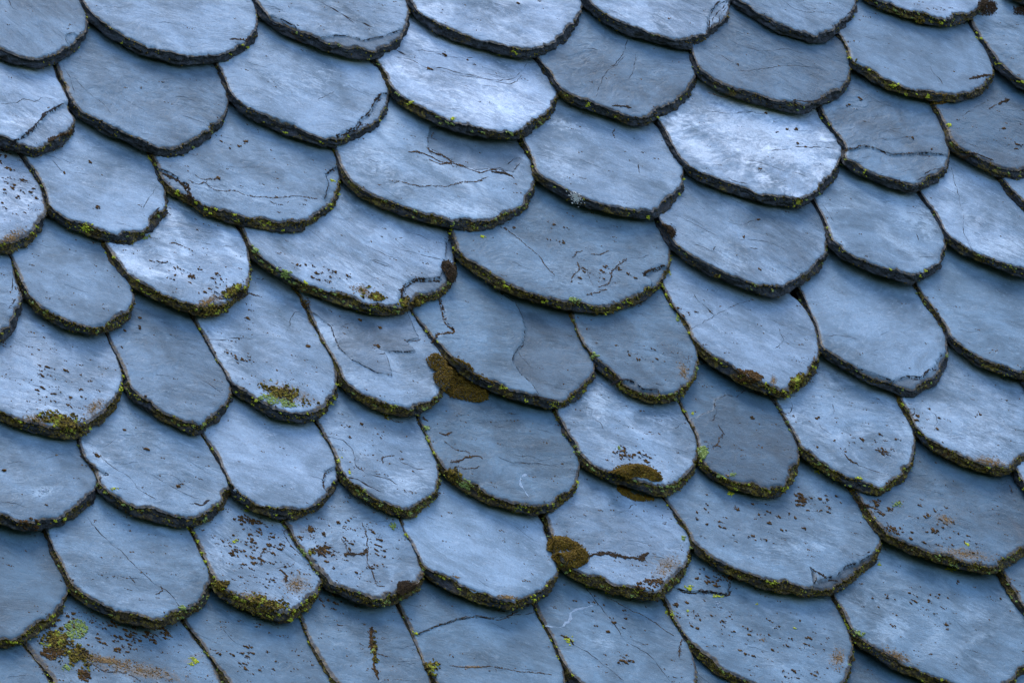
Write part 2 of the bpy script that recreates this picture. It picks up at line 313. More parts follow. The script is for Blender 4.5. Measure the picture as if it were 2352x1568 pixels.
38: ('E', [(540,570),(567,624),(640,722),(720,822),(800,912),(860,965),(960,1033),(1060,1083),(1160,1123),(1280,1153),(1400,1179),(1480,1161),(1570,1101),(1630,1020),(1640,940),(1600,850),(1545,760),(1512,680),(1470,600),(1450,555)], .82,.1,.0,.6,.35,
  'dark two toned slate with cracked off left corner, right of the large moss cushion'),
39: ('E', [(1450,560),(1472,608),(1520,732),(1570,842),(1640,933),(1740,1013),(1800,1072),(1900,1123),(2010,1147),(2110,1131),(2190,1061),(2225,980),(2230,890),(2205,800),(2135,690),(2065,590),(2015,500),(1995,460)], .72,.15,.05,.85,.3,
  'dusky grey blue slate with a chipped lower left rim and few tiny specks'),
40: ('F', [(230,455),(252,503),(330,642),(400,742),(440,822),(520,902),(620,972),(740,1042),(860,1092),(960,1116),(1040,1081),(1120,1011),(1165,920),(1160,830),(1140,740),(1080,630),(985,530),(950,480)], 1.02,.15,.1,.95,.1,
  'light slate with dark feathery marks on the right and mossy chevron tail'),
41: ('F', [(985,440),(1030,502),(1090,622),(1140,742),(1170,852),(1230,903),(1330,963),(1440,1023),(1560,1067),(1690,1106),(1770,1071),(1850,1021),(1890,950),(1905,860),(1885,770),(1825,660),(1755,550),(1700,460),(1680,420)], .95,.05,.0,.35,.2,
  'unmarked slate with a bare brown side edge and flaked lower right rim'),
42: ('F', [(1555,1030),(1582,1082),(1640,1192),(1700,1302),(1770,1383),(1880,1453),(2000,1503),(2120,1547),(2220,1562),(2300,1521),(2380,1460),(2450,1400),(2480,1290),(2440,1180),(2390,1080),(2320,1005),(2300,960)], .98,.5,.15,.85,.2,
  'mottled slate at the right border with a tan dusted lower rim'),
43: ('F', [(2295,960),(2315,1010),(2355,1075),(2420,1185),(2520,1265),(2700,1300),(2850,1150)], .85,.2,.1,.6,.2,
  'tiny corner of slate at the right border between two long mossy edges'),
44: ('G', [(-330,200),(-320,330),(-260,500),(-120,620),(0,667),(60,690),(130,706),(210,706),(310,681),(420,621),(510,551),(550,480),(545,420),(515,370),(465,290),(425,180),(405,130)], .88,.3,.05,.5,.2,
  'slate at the left border with a small pale smudge and twisted rim'),
45: ('G', [(395,130),(417,178),(450,292),(520,382),(555,472),(620,533),(740,603),(860,643),(970,667),(1080,681),(1170,656),(1250,601),(1300,520),(1303,460),(1275,390),(1205,280),(1125,150),(1100,100)], .95,.35,.1,.6,.2,
  'slate with two parallel slanting cracks and a flaked left shoulder'),
46: ('G', [(1095,100),(1122,150),(1190,262),(1260,382),(1310,473),(1380,543),(1480,603),(1580,628),(1700,632),(1790,596),(1870,536),(1920,470),(1935,400),(1925,330),(1885,240),(1845,170),(1790,105),(1770,60)], 1.08,.1,.0,.6,.15,
  'clean light slate with right corner chipped to fibres, a black hollow under its tail'),
47: ('H', [(5,60),(33,115),(90,212),(140,302),(180,403),(250,483),(350,543),(460,593),(570,627),(640,601),(710,541),(748,460),(750,380),(725,290),(685,190),(605,50),(580,0)], .95,.6,.15,.9,.15,
  'slate with a looping hairline and blotchy white marks above its split tail'),
48: ('H', [(572,0),(597,50),(650,162),(700,272),(760,373),(840,443),(940,503),(1060,553),(1180,592),(1310,609),(1400,581),(1490,521),(1545,440),(1558,360),(1535,260),(1465,150),(1380,0),(1355,-45)], .74,.1,.05,.85,.4,
  'dark slate with rusty cracks on its left and a pale hooked scratch'),
49: ('H', [(1355,-50),(1378,5),(1440,112),(1500,222),(1550,303),(1640,373),(1760,423),(1880,463),(1980,493),(2060,502),(2140,451),(2210,371),(2240,290),(2228,200),(2180,110),(2130,20),(2100,-50),(2080,-90)], .98,.5,.15,.8,.15,
  'slate carrying a crescent of golden moss on its tail'),
50: ('I', [(320,-85),(342,-35),(400,92),(450,202),(480,322),(560,403),(660,453),(780,493),(880,512),(970,482),(1030,402),(1052,310),(1038,220),(1005,130),(955,70),(905,-5),(860,-75),(840,-115)], .60,.15,.05,.9,.3,
  'small narrow dark slate with a rusty hook shaped crack, lichen on its left edge'),
51: ('I', [(840,-110),(872,-55),(950,72),(1010,172),(1060,272),(1150,333),(1260,403),(1380,463),(1510,498),(1580,461),(1660,401),(1700,320),(1715,230),(1702,140),(1655,40),(1585,-90),(1560,-130)], .98,.6,.1,.75,.2,
  'slate with scattered black nicks and a curved crack beside its tail'),
52: ('G', [(-390,1000),(-380,1100),(-280,1252),(-120,1350),(0,1373),(90,1366),(200,1301),(310,1221),(370,1120),(378,1040),(335,920),(275,800),(222,710),(200,660)], .68,.05,.0,.95,.45,
  'dark flat blue slate at the left border with ragged green mossy rim'),
53: ('G', [(205,660),(227,710),(280,832),(345,962),(385,1043),(460,1113),(580,1173),(700,1228),(830,1257),(900,1259),(1000,1226),(1090,1181),(1150,1151),(1195,1060),(1197,980),(1155,890),(1105,790),(1055,685),(1035,640)], .92,.1,.05,.85,.3,
  'slate crossed corner to corner by a long slanting crack'),
54: ('G', [(1035,640),(1057,692),(1110,802),(1170,932),(1210,1022),(1270,1092),(1370,1143),(1480,1193),(1630,1241),(1700,1201),(1780,1141),(1835,1060),(1832,1000),(1775,910),(1705,820),(1620,695),(1580,630),(1560,580)], .96,.55,.6,.9,.2,
  'heavily speckled slate with brown crust on its tail, below the black hollow'),
55: ('G', [(1600,660),(1625,705),(1700,832),(1760,912),(1820,993),(1900,1053),(2000,1097),(2100,1132),(2165,1142),(2260,1116),(2350,1075),(2404,1030),(2419,960),(2404,880),(2360,790),(2295,700),(2254,600),(2235,560)], .92,.4,.5,.9,.2,
  'slate with dark moss lump on its right tail and brown T shaped veins'),
56: ('H', [(470,550),(492,602),(530,722),(590,832),(640,932),(740,1013),(860,1073),(980,1113),(1100,1142),(1190,1157),(1260,1136),(1350,1086),(1415,1020),(1430,950),(1405,870),(1375,780),(1345,690),(1312,600),(1290,550)], 1.02,.1,.0,.8,.25,
  'spotless light slate at lower centre, left of the split moss cushion'),
57: ('H', [(1310,550),(1332,607),(1370,742),(1400,862),(1440,912),(1540,983),(1640,1023),(1760,1063),(1890,1093),(1990,1101),(2060,1061),(2140,981),(2190,890),(2197,810),(2165,720),(2105,630),(2015,505),(1990,460)], 1.0,.15,.2,.85,.15,
  'light slate with a black moss filled crack running out of the split moss cushion'),
58: ('I', [(205,455),(232,503),(330,642),(400,742),(430,802),(530,883),(660,953),(800,1013),(950,1053),(1080,1077),(1190,1076),(1300,1031),(1400,971),(1480,891),(1525,800),(1522,740),(1455,640),(1395,520),(1335,450),(1310,410)], .86,.4,.2,.85,.3,
  'very wide slate with a splintered lower right tail under yellow lichen dots'),
59: ('I', [(1305,400),(1332,455),(1400,572),(1470,682),(1560,763),(1680,822),(1820,873),(1960,913),(2090,942),(2180,946),(2260,901),(2351,850),(2450,790),(2520,680),(2500,560),(2400,450),(2290,375),(2270,330)], .70,.15,.3,.9,.35,
  'dark slate near the right border speckled orange and brown on the left'),
60: ('I', [(2255,320),(2282,378),(2320,450),(2400,560),(2550,640),(2700,600),(2800,450)], .95,.3,.1,.6,.2,
  'slate corner at the right border with one yellow lichen dot'),
61: ('G', [(-380,1450),(-350,1600),(-200,1800),(50,1880),(240,1800),(290,1680),(255,1568),(185,1465),(97,1365),(70,1310)], .68,.05,.1,.6,.45,
  'plain dark slate in the bottom left corner'),
62: ('G', [(70,1310),(100,1370),(180,1472),(260,1570),(330,1682),(450,1782),(700,1880),(900,1920),(1100,1880),(1250,1780),(1290,1680),(1262,1600),(1205,1480),(1115,1350),(1022,1225),(1000,1180)], .80,.6,1.0,.9,.3,
  'slate overgrown with moss clumps and a tan band, at the bottom left'),
63: ('G', [(1000,1180),(1024,1235),(1110,1352),(1200,1492),(1270,1582),(1330,1682),(1450,1782),(1700,1880),(1900,1870),(1980,1780),(1960,1640),(1905,1560),(1830,1440),(1765,1330),(1705,1205),(1680,1160)], .78,.15,.2,.8,.4,
  'slate on the bottom edge with few specks, right of the moss overgrown one'),
64: ('G', [(1660,1160),(1692,1218),(1760,1382),(1830,1502),(1890,1602),(1980,1702),(2150,1800),(2350,1850),(2450,1800),(2500,1700),(2465,1600),(2405,1450),(2335,1300),(2262,1150),(2240,1110)], .80,.25,.3,1.0,.4,
  'slate on the bottom edge with a vertical trail of rusty moss spots'),
65: ('H', [(475,1110),(502,1165),(560,1292),(620,1432),(670,1542),(760,1642),(900,1740),(1100,1820),(1300,1830),(1420,1780),(1470,1690),(1470,1600),(1450,1500),(1400,1375),(1335,1250),(1268,1128),(1245,1080)], .82,.15,.05,.8,.45,
  'slate on the bottom edge with an arched step in its layers, moss tufts at left'),
66: ('H', [(1240,1080),(1267,1135),(1330,1252),(1400,1372),(1450,1492),(1530,1592),(1680,1682),(1880,1760),(2050,1790),(2160,1740),(2220,1660),(2235,1560),(2212,1480),(2185,1400),(2130,1310),(2080,1200),(2010,1095),(1985,1050)], .84,.25,.2,.7,.4,
  'slate on the bottom edge with a pale zigzag scratch and slanting hairlines'),
67: ('I', [(225,1050),(252,1105),(310,1222),(370,1322),(480,1442),(600,1532),(720,1592),(850,1652),(1000,1710),(1150,1710),(1300,1620),(1345,1520),(1357,1400),(1337,1310),(1292,1200),(1218,1070),(1195,1030)], .84,.4,.35,.95,.35,
  'slate with an extra broken layer along its top and pinkish lichen rings'),
68: ('I', [(1195,1030),(1217,1080),(1290,1202),(1345,1312),(1420,1383),(1530,1453),(1650,1513),(1760,1563),(1900,1620),(2050,1660),(2200,1640),(2300,1570),(2360,1500),(2430,1400),(2425,1280),(2345,1170),(2265,1060),(2190,935),(2165,890)], .82,.55,.15,.85,.4,
  'cloudy slate at the bottom right with one oval pale patch'),
69: ('I', [(2160,890),(2187,945),(2250,1052),(2330,1172),(2400,1282),(2480,1352),(2600,1400),(2750,1350),(2800,1200)], .72,.2,.2,.9,.4,
  'slate wedge at the right border edged with yellow lichen, near the bottom corner'),
70: ('I', [(1150,1420),(1150,1560),(1200,1700),(1350,1850),(1600,1950),(1800,1850),(1900,1700),(1860,1450),(1800,1350)], .66,.05,.05,.6,.5,
  'plain dark slate showing under the bottom edge right of centre, between two tails'),
71: ('I', [(230,1400),(250,1560),(350,1750),(550,1850),(750,1850),(850,1700),(800,1450)], .72,.1,.1,.6,.45,
  'small triangle of slate on the bottom edge left of the pinkish lichen rings'),
72: ('H', [(1180,1450),(1180,1600),(1250,1800),(1450,1900),(1700,1850),(1780,1700),(1720,1500)], .55,.1,.5,.6,.3,
  'small brownish wedge of slate on the bottom edge below the straight dark joint'),
73: ('I', [(2150,1450),(2200,1600),(2300,1750),(2500,1800),(2700,1700),(2750,1450),(2680,1250)], .7,.1,.1,.6,.45,
  'scrap of slate at the bottom right corner beneath the lichened wedge'),
}

# layers that have come away: (slate, tile, outline, depth mm, tone shift)
STEPS = [
 (1,'A',[(378,205),(420,198),(465,220),(470,250),(440,268),(395,275),(375,240)],1.2,-.02),
 (3,'A',[(1560,90),(1620,115),(1690,150),(1740,210),(1840,222),(1920,212),(2010,215),(2080,240),(2200,215),(2320,170),(2380,300),(2100,400),(1700,300),(1500,120)],1.3,-.22),
 (5,'C',[(600,20),(550,70),(535,120),(530,190),(600,210),(700,150),(700,0)],1.3,-.02),
 (10,'A',[(365,600),(280,650),(180,755),(60,830),(-20,860),(200,960),(480,800),(440,650),(400,590)],2.2,-.06),
 (12,'A',[(2190,540),(2150,590),(2120,650),(2070,690),(2040,735),(1930,780),(1980,860),(2150,800),(2260,650),(2240,540)],2.0,-.10),
 (12,'A',[(1540,670),(1600,690),(1700,725),(1720,800),(1560,740)],1.5,-.2),
 (20,'A',[(900,960),(1000,1010),(1070,1060),(1090,1130),(1100,1200),(900,1120),(850,980)],2.0,-.12),
 (20,'A',[(1930,960),(1870,1000),(1890,1060),(1860,1160),(1990,1170),(2000,980)],1.5,.0),
 (21,'B',[(700,730),(690,850),(780,890),(850,935),(960,975),(1060,970),(1180,990),(1240,900),(1260,780)],1.3,-.16),
 (24,'C',[(1310,862),(1360,862),(1440,845),(1520,865),(1600,890),(1700,885),(1800,880),(1960,900),(1950,1150),(1700,1180),(1270,1000)],1.6,.10),
 (29,'E',[(800,200),(795,300),(770,340),(765,420),(700,432),(610,435),(560,460),(540,530),(500,590),(560,680),(900,520),(900,240)],2.4,-.12),
 (30,'E',[(2050,350),(1980,375),(1930,405),(1975,430),(1980,470),(2060,480),(2110,380)],1.8,-.15),
 (37,'E',[(-100,560),(20,620),(130,700),(180,830),(260,900),(400,970),(485,985),(465,905),(440,850),(540,850),(615,850),(600,820),(560,790),(640,770),(540,560),(300,500)],-1.0,-.15),
 (38,'E',[(1115,470),(1110,510),(1190,560),(1235,640),(1250,700),(1245,780),(1190,850),(1180,900),(1220,960),(1300,1040),(1350,1120),(1400,1230),(1700,1100),(1650,850),(1500,560)],1.2,-.17),
 (38,'E',[(760,540),(785,610),(795,670),(845,720),(790,735),(740,760),(715,790),(500,600),(640,500)],1.6,.06),
 (39,'E',[(1750,1000),(1870,1015),(1930,1060),(2010,1065),(2060,1200),(1860,1160),(1740,1060)],1.8,-.14),
 (41,'F',[(1905,840),(1870,870),(1840,930),(1770,990),(1680,985),(1600,1010),(1400,940),(1560,1130),(1730,1160),(1950,1000)],1.6,-.22),
 (45,'G',[(420,190),(450,240),(520,310),(620,375),(570,380),(600,450),(500,400),(400,250)],1.6,-.12),
 (46,'G',[(1915,330),(1870,355),(1855,400),(1860,450),(1900,490),(1990,460),(1970,330)],1.8,-.04),
 (50,'I',[(430,60),(570,0),(580,-60),(640,-90),(700,-75),(750,-110),(830,-90),(600,-300),(300,-200)],1.0,.12),
 (58,'I',[(1130,905),(1160,950),(1150,990),(1230,960),(1280,950),(1330,900),(1400,880),(1480,830),(1560,800),(1500,1000),(1300,1080),(1150,1060)],2.2,-.3),
 (65,'H',[(640,1290),(730,1250),(850,1210),(960,1190),(1060,1200),(1170,1185),(1300,1170),(1300,1000),(500,1000),(540,1300)],-.9,-.10),
 (67,'I',[(340,1035),(420,1050),(540,1050),(640,1070),(655,1000),(690,960),(760,900),(600,700),(300,850)],-1.8,.0),
 (55,'H',[(-20,850),(60,870),(80,960),(20,960)],1.2,-.1),
 (28,'D',[(1230,500),(1300,545),(1400,500),(1440,560),(1300,660),(1220,600)],1.2,-.1),
]

# cracks: (slate, tile, path, width mm, kind)   kind: h hairline, m moss filled, r rusty, w pale scratch
CR = [
 (1,'A',[(40,0),(60,45),(105,72)],.5,'h'),(2,'A',[(1315,235),(1360,232),(1410,238),(1440,215)],2.4,'h'),
 (3,'A',[(1790,-10),(1850,20),(1900,50),(1960,85),(2010,115),(2050,130),(2100,150),(2135,165)],1.7,'h'),
 (3,'A',[(1960,85),(1995,115),(2030,140)],.8,'h'),
 (3,'A',[(1620,120),(1660,150),(1700,185),(1745,212)],1.0,'r'),
 (5,'C',[(600,10),(560,60),(545,110),(540,180)],1.2,'h'),(5,'C',[(650,10),(590,80),(560,140),(565,190)],.8,'h'),(5,'C',[(640,40),(610,90),(590,150)],.6,'h'),
 (6,'C',[(960,0),(1050,60),(1180,75),(1290,90)],.35,'h'),(6,'C',[(1385,60),(1340,85),(1310,115)],.9,'h'),
 (10,'A',[(365,600),(310,625),(260,660),(215,705),(170,760),(110,800),(60,825),(0,800)],2.3,'h'),
 (10,'A',[(0,600),(90,600),(130,580),(200,590),(240,570),(305,575)],.45,'h'),
 (10,'A',[(280,810),(330,775),(400,760),(420,740)],1.8,'r'),
 (11,'A',[(540,560),(590,600),(640,660)],.5,'h'),(11,'A',[(700,570),(780,610),(830,640)],.4,'h'),(11,'A',[(420,450),(470,500),(540,560)],.35,'h'),(11,'A',[(360,380),(400,460),(430,540)],.35,'h'),
 (11,'A',[(1050,670),(1120,690),(1200,730)],.4,'h'),
 (12,'A',[(1820,580),(1870,555),(1920,530)],.4,'h'),(12,'A',[(2190,545),(2150,590),(2120,650),(2070,690),(2045,735),(1930,785)],1.4,'m'),
 (12,'A',[(2080,530),(2150,550),(2210,570)],.4,'h'),
 (13,'B',[(510,335),(600,350),(680,390),(780,395),(870,425),(960,440),(1060,465),(1150,462),(1200,440),(1240,400),(1265,365)],.8,'h'),
 (13,'B',[(770,408),(880,438),(980,450),(1080,475),(1180,482),(1230,440)],.5,'h'),(13,'B',[(500,290),(560,318),(620,322)],1.6,'h'),(13,'B',[(610,290),(720,305),(800,330),(950,340)],.4,'h'),
 (14,'B',[(1835,230),(1815,300),(1770,370),(1720,420),(1680,480),(1660,570)],.4,'h'),(14,'B',[(1820,330),(1780,375),(1735,390)],.5,'h'),(14,'B',[(1570,285),(1620,282),(1665,292)],.7,'h'),
 (14,'B',[(1750,615),(1800,612),(1855,625)],1.6,'m'),(14,'B',[(1890,300),(1870,400),(1840,470)],.3,'h'),
 (15,'C',[(600,315),(650,350),(700,375)],.5,'h'),(15,'C',[(650,230),(750,280),(870,300),(980,290),(1080,310)],.35,'h'),(15,'C',[(700,420),(850,400),(1000,380),(1150,400)],.3,'h'),
 (15,'C',[(1250,468),(1290,475),(1320,470)],.9,'h'),(15,'C',[(1030,580),(1100,585),(1160,575),(1200,560)],1.0,'m'),(15,'C',[(560,500),(640,520),(720,520)],.9,'r'),
 (16,'C',[(1815,380),(1830,420),(1860,450),(1890,490)],.6,'h'),(16,'C',[(2040,455),(2100,440),(2160,430)],1.8,'m'),
 (17,'C',[(1990,680),(2060,630),(2130,590)],.3,'h'),(17,'C',[(2200,600),(2230,590),(2265,575)],1.8,'m'),(17,'C',[(2150,635),(2190,605)],.7,'r'),(17,'C',[(1990,810),(2030,830),(2080,850),(2120,860)],.6,'h'),(17,'C',[(2000,880),(2080,890),(2170,930)],1.6,'m'),
 (19,'A',[(300,920),(330,960),(370,995)],.5,'h'),(19,'A',[(910,1065),(860,1130),(820,1195)],.4,'h'),(19,'A',[(870,1270),(880,1220),(920,1190)],1.0,'h'),
 (20,'A',[(1080,1040),(1130,1060),(1170,1055),(1220,1090),(1290,1105),(1350,1100),(1430,1130),(1520,1135),(1590,1138),(1700,1130),(1820,1145)],.8,'r'),
 (20,'A',[(1120,1010),(1150,1030),(1200,1035),(1250,1028)],.6,'r'),(20,'A',[(1550,1160),(1580,1175),(1620,1180)],1.0,'r'),(20,'A',[(1290,960),(1400,965),(1490,965)],.3,'h'),
 (20,'A',[(940,990),(1000,1020),(1060,1060),(1080,1100),(1095,1150)],2.4,'m'),(20,'A',[(1920,965),(1890,985),(1878,1005)],1.2,'h'),
 (21,'B',[(580,878),(640,880),(700,900),(760,930),(820,940),(880,955),(930,975),(990,992),(1050,980),(1100,975),(1150,1000),(1190,1025)],1.5,'r'),
 (21,'B',[(680,850),(720,880),(780,900),(840,935)],1.3,'r'),(21,'B',[(700,920),(760,945),(800,945)],1.5,'r'),(21,'B',[(1060,990),(1120,995),(1160,1010)],2.0,'m'),(21,'B',[(1170,990),(1120,965),(1050,965)],.7,'h'),
 (21,'B',[(470,1040),(540,1052),(630,1073),(740,1072),(820,1068),(890,1050),(960,1050),(1035,1022)],1.0,'r'),(21,'B',[(720,760),(715,790),(740,800)],.8,'r'),
 (21,'B',[(1240,900),(1190,915),(1150,945)],.7,'h'),
 (22,'B',[(1900,930),(1895,960),(1905,1000)],.8,'h'),(22,'B',[(1760,745),(1755,765),(1765,795)],.8,'r'),(22,'B',[(1565,1022),(1600,1028)],.5,'r'),
 (23,'C',[(890,870),(980,862),(1040,852),(1110,850),(1240,858)],.7,'h'),(23,'C',[(740,920),(850,945),(960,985),(1050,1000),(1120,1030)],.4,'h'),(23,'C',[(640,1020),(700,1050),(760,1060)],.6,'h'),(23,'C',[(520,640),(640,660),(760,655),(870,665)],.4,'h'),
 (24,'C',[(1320,862),(1370,860),(1430,842),(1490,855),(1540,870),(1580,888),(1650,885),(1720,885),(1790,890)],1.1,'r'),
 (24,'C',[(1330,510),(1420,540),(1520,590),(1600,620)],.35,'h'),(24,'C',[(1520,1010),(1600,1030),(1680,1045),(1735,1052)],1.4,'h'),(24,'C',[(1780,1005),(1820,980),(1900,965)],1.2,'h'),(24,'C',[(1740,1030),(1800,1010),(1860,1000)],.8,'h'),
 (24,'C',[(1540,760),(1600,745),(1650,740)],.3,'h'),(24,'C',[(1500,800),(1620,800),(1740,780)],.3,'h'),
 (25,'C',[(1930,960),(1960,1080),(1985,1180),(2005,1240),(2000,1310),(2030,1390),(2060,1450)],.6,'h'),
 (26,'D',[(100,540),(70,575),(45,605)],1.8,'h'),(26,'D',[(70,420),(75,460),(65,500)],.7,'h'),
 (28,'D',[(1050,190),(1150,225),(1250,240),(1340,250)],.35,'h'),(28,'D',[(970,225),(1010,228),(1045,242)],1.3,'r'),(28,'D',[(900,325),(940,335),(960,332)],1.6,'r'),(28,'D',[(1230,520),(1270,540),(1330,530),(1400,490)],1.6,'m'),
 (29,'D',[(2090,240),(2160,270),(2220,300),(2270,310)],.5,'h'),(29,'D',[(2120,320),(2180,345),(2240,365)],.5,'h'),(29,'E',[(510,255),(600,280),(680,300),(770,320)],.7,'h'),(29,'E',[(560,160),(640,180),(700,210)],.4,'h'),
 (29,'E',[(360,320),(420,335),(490,360)],.4,'h'),(29,'E',[(540,545),(545,490),(590,450),(650,435),(720,435),(760,440)],1.8,'m'),
 (30,'E',[(1150,150),(1200,190),(1260,240),(1330,300),(1380,370),(1420,410)],.5,'r'),(30,'E',[(1520,300),(1550,275),(1580,265)],.9,'r'),(30,'E',[(1550,330),(1560,370),(1530,410),(1510,450)],.6,'r'),(30,'E',[(1600,380),(1620,430),(1645,475)],.5,'h'),
 (30,'E',[(1830,310),(1790,350),(1750,380),(1740,420),(1720,460),(1670,475)],.9,'r'),(30,'E',[(1630,285),(1680,290),(1730,265)],.7,'r'),(30,'E',[(1600,520),(1650,510),(1720,490)],1.2,'r'),
 (30,'E',[(1930,410),(1960,380),(2010,365),(2050,350)],1.6,'m'),(30,'E',[(1175,330),(1220,355),(1275,380)],.4,'h'),(30,'E',[(1840,300),(1900,310),(1960,290)],.4,'h'),
 (31,'F',[(340,60),(440,110),(520,150),(600,190)],.3,'h'),(31,'F',[(450,230),(500,245),(560,270),(585,235)],.6,'h'),(31,'F',[(640,100),(720,120),(790,100),(850,110)],.3,'h'),(31,'F',[(775,252),(815,258)],1.0,'r'),(31,'F',[(700,200),(800,210),(900,230),(1000,280)],.3,'h'),
 (32,'F',[(1190,0),(1230,50),(1260,100)],.4,'h'),(32,'F',[(1730,170),(1745,210)],1.0,'h'),
 (34,'D',[(160,1030),(230,1050),(280,1080)],.6,'h'),(34,'D',[(270,960),(320,975),(370,1000)],.5,'h'),
 (35,'D',[(1150,1010),(1210,1045),(1270,1090)],.4,'h'),
 (36,'D',[(1175,775),(1230,775),(1270,778),(1330,768),(1400,768),(1450,772)],.7,'h'),(36,'D',[(1430,510),(1470,520),(1500,530)],1.3,'r'),(36,'D',[(1640,740),(1680,640),(1720,610)],.3,'h'),
 (37,'E',[(375,810),(420,840),(510,850),(610,850)],.6,'h'),(37,'E',[(570,788),(620,785),(650,775)],.5,'r'),(37,'E',[(390,870),(430,865),(440,850)],.6,'h'),
 (38,'E',[(755,535),(775,590),(785,640),(800,680),(845,720),(830,738),(760,742),(730,765),(715,790)],1.6,'r'),
 (38,'E',[(1255,700),(1250,760),(1230,810),(1190,850),(1182,900)],.9,'h'),(38,'E',[(1210,840),(1250,890),(1300,940)],.35,'h'),(38,'E',[(1310,1090),(1360,1105),(1430,1120)],1.0,'m'),
 (39,'E',[(1750,1000),(1830,1005),(1880,1022)],1.6,'h'),
 (40,'F',[(455,515),(480,560),(520,590),(545,620),(575,640)],.9,'h'),(40,'F',[(440,715),(500,680),(560,650),(650,600),(760,550)],.35,'h'),(40,'F',[(940,710),(960,750),(970,780),(950,810),(920,830)],.9,'h'),(40,'F',[(960,750),(990,770)],.6,'h'),(40,'F',[(1010,650),(1020,670)],.6,'h'),
 (41,'F',[(1170,750),(1280,755),(1400,770)],.3,'h'),(41,'F',[(1670,980),(1720,995),(1760,990),(1800,955),(1850,940)],1.5,'h'),
 (42,'F',[(1650,1175),(1710,1180),(1710,1210),(1660,1210)],.7,'h'),(42,'F',[(1800,1170),(1850,1230),(1830,1300)],.4,'h'),
 (44,'G',[(0,530),(80,540),(160,570)],.4,'h'),
 (45,'G',[(450,240),(520,310),(570,345),(620,375)],1.2,'h'),(45,'G',[(570,270),(640,330),(720,370),(770,420),(800,460),(850,490),(900,520)],.8,'h'),(45,'G',[(860,370),(950,420),(1050,480),(1140,520)],.5,'h'),(45,'G',[(1080,548),(1120,545),(1160,550),(1200,520)],1.8,'h'),
 (45,'G',[(820,220),(850,235)],1.6,'h'),(45,'G',[(900,380),(980,380),(1100,460)],.35,'h'),
 (46,'G',[(1720,140),(1760,220),(1800,280)],.6,'w'),(46,'G',[(1860,450),(1855,400),(1870,360),(1920,335)],1.2,'r'),
 (47,'H',[(100,150),(180,170),(230,200),(265,250),(270,310),(300,345),(370,380),(450,400),(520,435)],.7,'h'),(47,'H',[(430,310),(430,270),(500,265)],.9,'r'),(47,'H',[(500,280),(560,310),(620,340),(680,345)],.45,'h'),(47,'H',[(450,40),(500,70),(540,80)],1.0,'r'),
 (47,'H',[(230,390),(300,410),(350,440),(420,475)],2.6,'h'),
 (48,'H',[(790,185),(820,210),(850,230),(890,238),(930,250)],1.1,'r'),(48,'H',[(820,305),(860,300),(900,285),(970,270),(1000,285)],1.4,'r'),(48,'H',[(850,330),(920,345),(985,335)],.9,'r'),
 (48,'H',[(1090,275),(1150,300),(1220,310),(1320,312),(1400,315),(1440,330)],.6,'h'),(48,'H',[(1190,265),(1280,270),(1340,290)],.4,'h'),(48,'H',[(1265,370),(1225,385),(1225,430),(1250,470),(1275,505)],2.0,'w'),(48,'H',[(760,135),(790,145),(825,130)],1.5,'r'),
 (49,'H',[(1650,60),(1680,80),(1700,120)],.7,'h'),(49,'H',[(2110,110),(2150,80)],.5,'h'),
 (50,'I',[(600,95),(622,140),(600,170),(585,200),(560,215)],1.1,'r'),(50,'I',[(540,70),(570,60),(585,-10)],.6,'h'),(50,'I',[(585,205),(605,215)],1.8,'r'),
 (51,'I',[(1320,262),(1345,290),(1390,315)],1.7,'r'),(51,'I',[(1390,315),(1440,335),(1500,355),(1590,380)],.9,'h'),(51,'I',[(1250,-30),(1260,10),(1250,30)],1.0,'h'),(51,'I',[(1170,90),(1200,120),(1250,150)],.5,'h'),(51,'I',[(930,0),(1000,20),(1020,-40)],.7,'h'),
 (53,'G',[(500,620),(560,700),(640,770),(700,820),(750,880),(800,930),(850,970),(890,1010),(950,1040),(1000,1090),(1040,1140)],.8,'h'),(53,'G',[(890,1060),(930,1045),(920,1015)],.7,'r'),(53,'G',[(740,960),(770,995)],.9,'r'),(53,'G',[(715,1030),(755,1040)],1.1,'r'),
 (54,'G',[(1630,700),(1660,770),(1720,830)],.5,'r'),(54,'G',[(1580,910),(1640,905),(1690,895)],.5,'h'),(54,'G',[(1500,880),(1500,830),(1540,810)],.9,'r'),(54,'G',[(1610,920),(1640,950),(1640,990)],1.8,'r'),
 (55,'H',[(215,835),(260,830),(310,825),(345,800)],1.9,'m'),(55,'H',[(320,650),(345,740),(345,860),(370,930),(395,1000),(440,1010)],.8,'r'),(55,'H',[(65,835),(80,800),(130,790)],2.2,'m'),(55,'H',[(195,740),(225,790),(230,830)],.9,'r'),(55,'H',[(130,790),(190,830)],.6,'h'),
 (56,'H',[(930,1030),(980,1045),(1000,1050)],.5,'w'),
 (57,'H',[(1610,850),(1650,832),(1710,828),(1760,838),(1820,848),(1880,856),(1915,862),(1930,835),(1950,820)],2.2,'m'),(57,'H',[(1960,840),(2060,855)],.35,'h'),(57,'H',[(1790,600),(1850,560),(1880,550)],.4,'h'),
 (58,'I',[(1380,830),(1420,838),(1470,820)],1.5,'h'),(58,'I',[(1125,903),(1160,930),(1230,970),(1280,970)],1.5,'m'),(58,'I',[(650,735),(700,750),(740,770)],.35,'h'),(58,'I',[(470,545),(500,545)],.5,'h'),
 (59,'I',[(2160,520),(2205,530)],.5,'h'),(59,'I',[(1400,510),(1440,550),(1500,570),(1550,600)],1.5,'r'),
 (60,'I',[(2290,400),(2310,440)],.7,'r'),
 (62,'G',[(500,1450),(600,1500),(700,1510),(800,1560)],.8,'r'),
 (63,'G',[(1280,1260),(1340,1330),(1400,1360)],.5,'h'),(63,'G',[(1500,1200),(1550,1190)],.4,'w'),
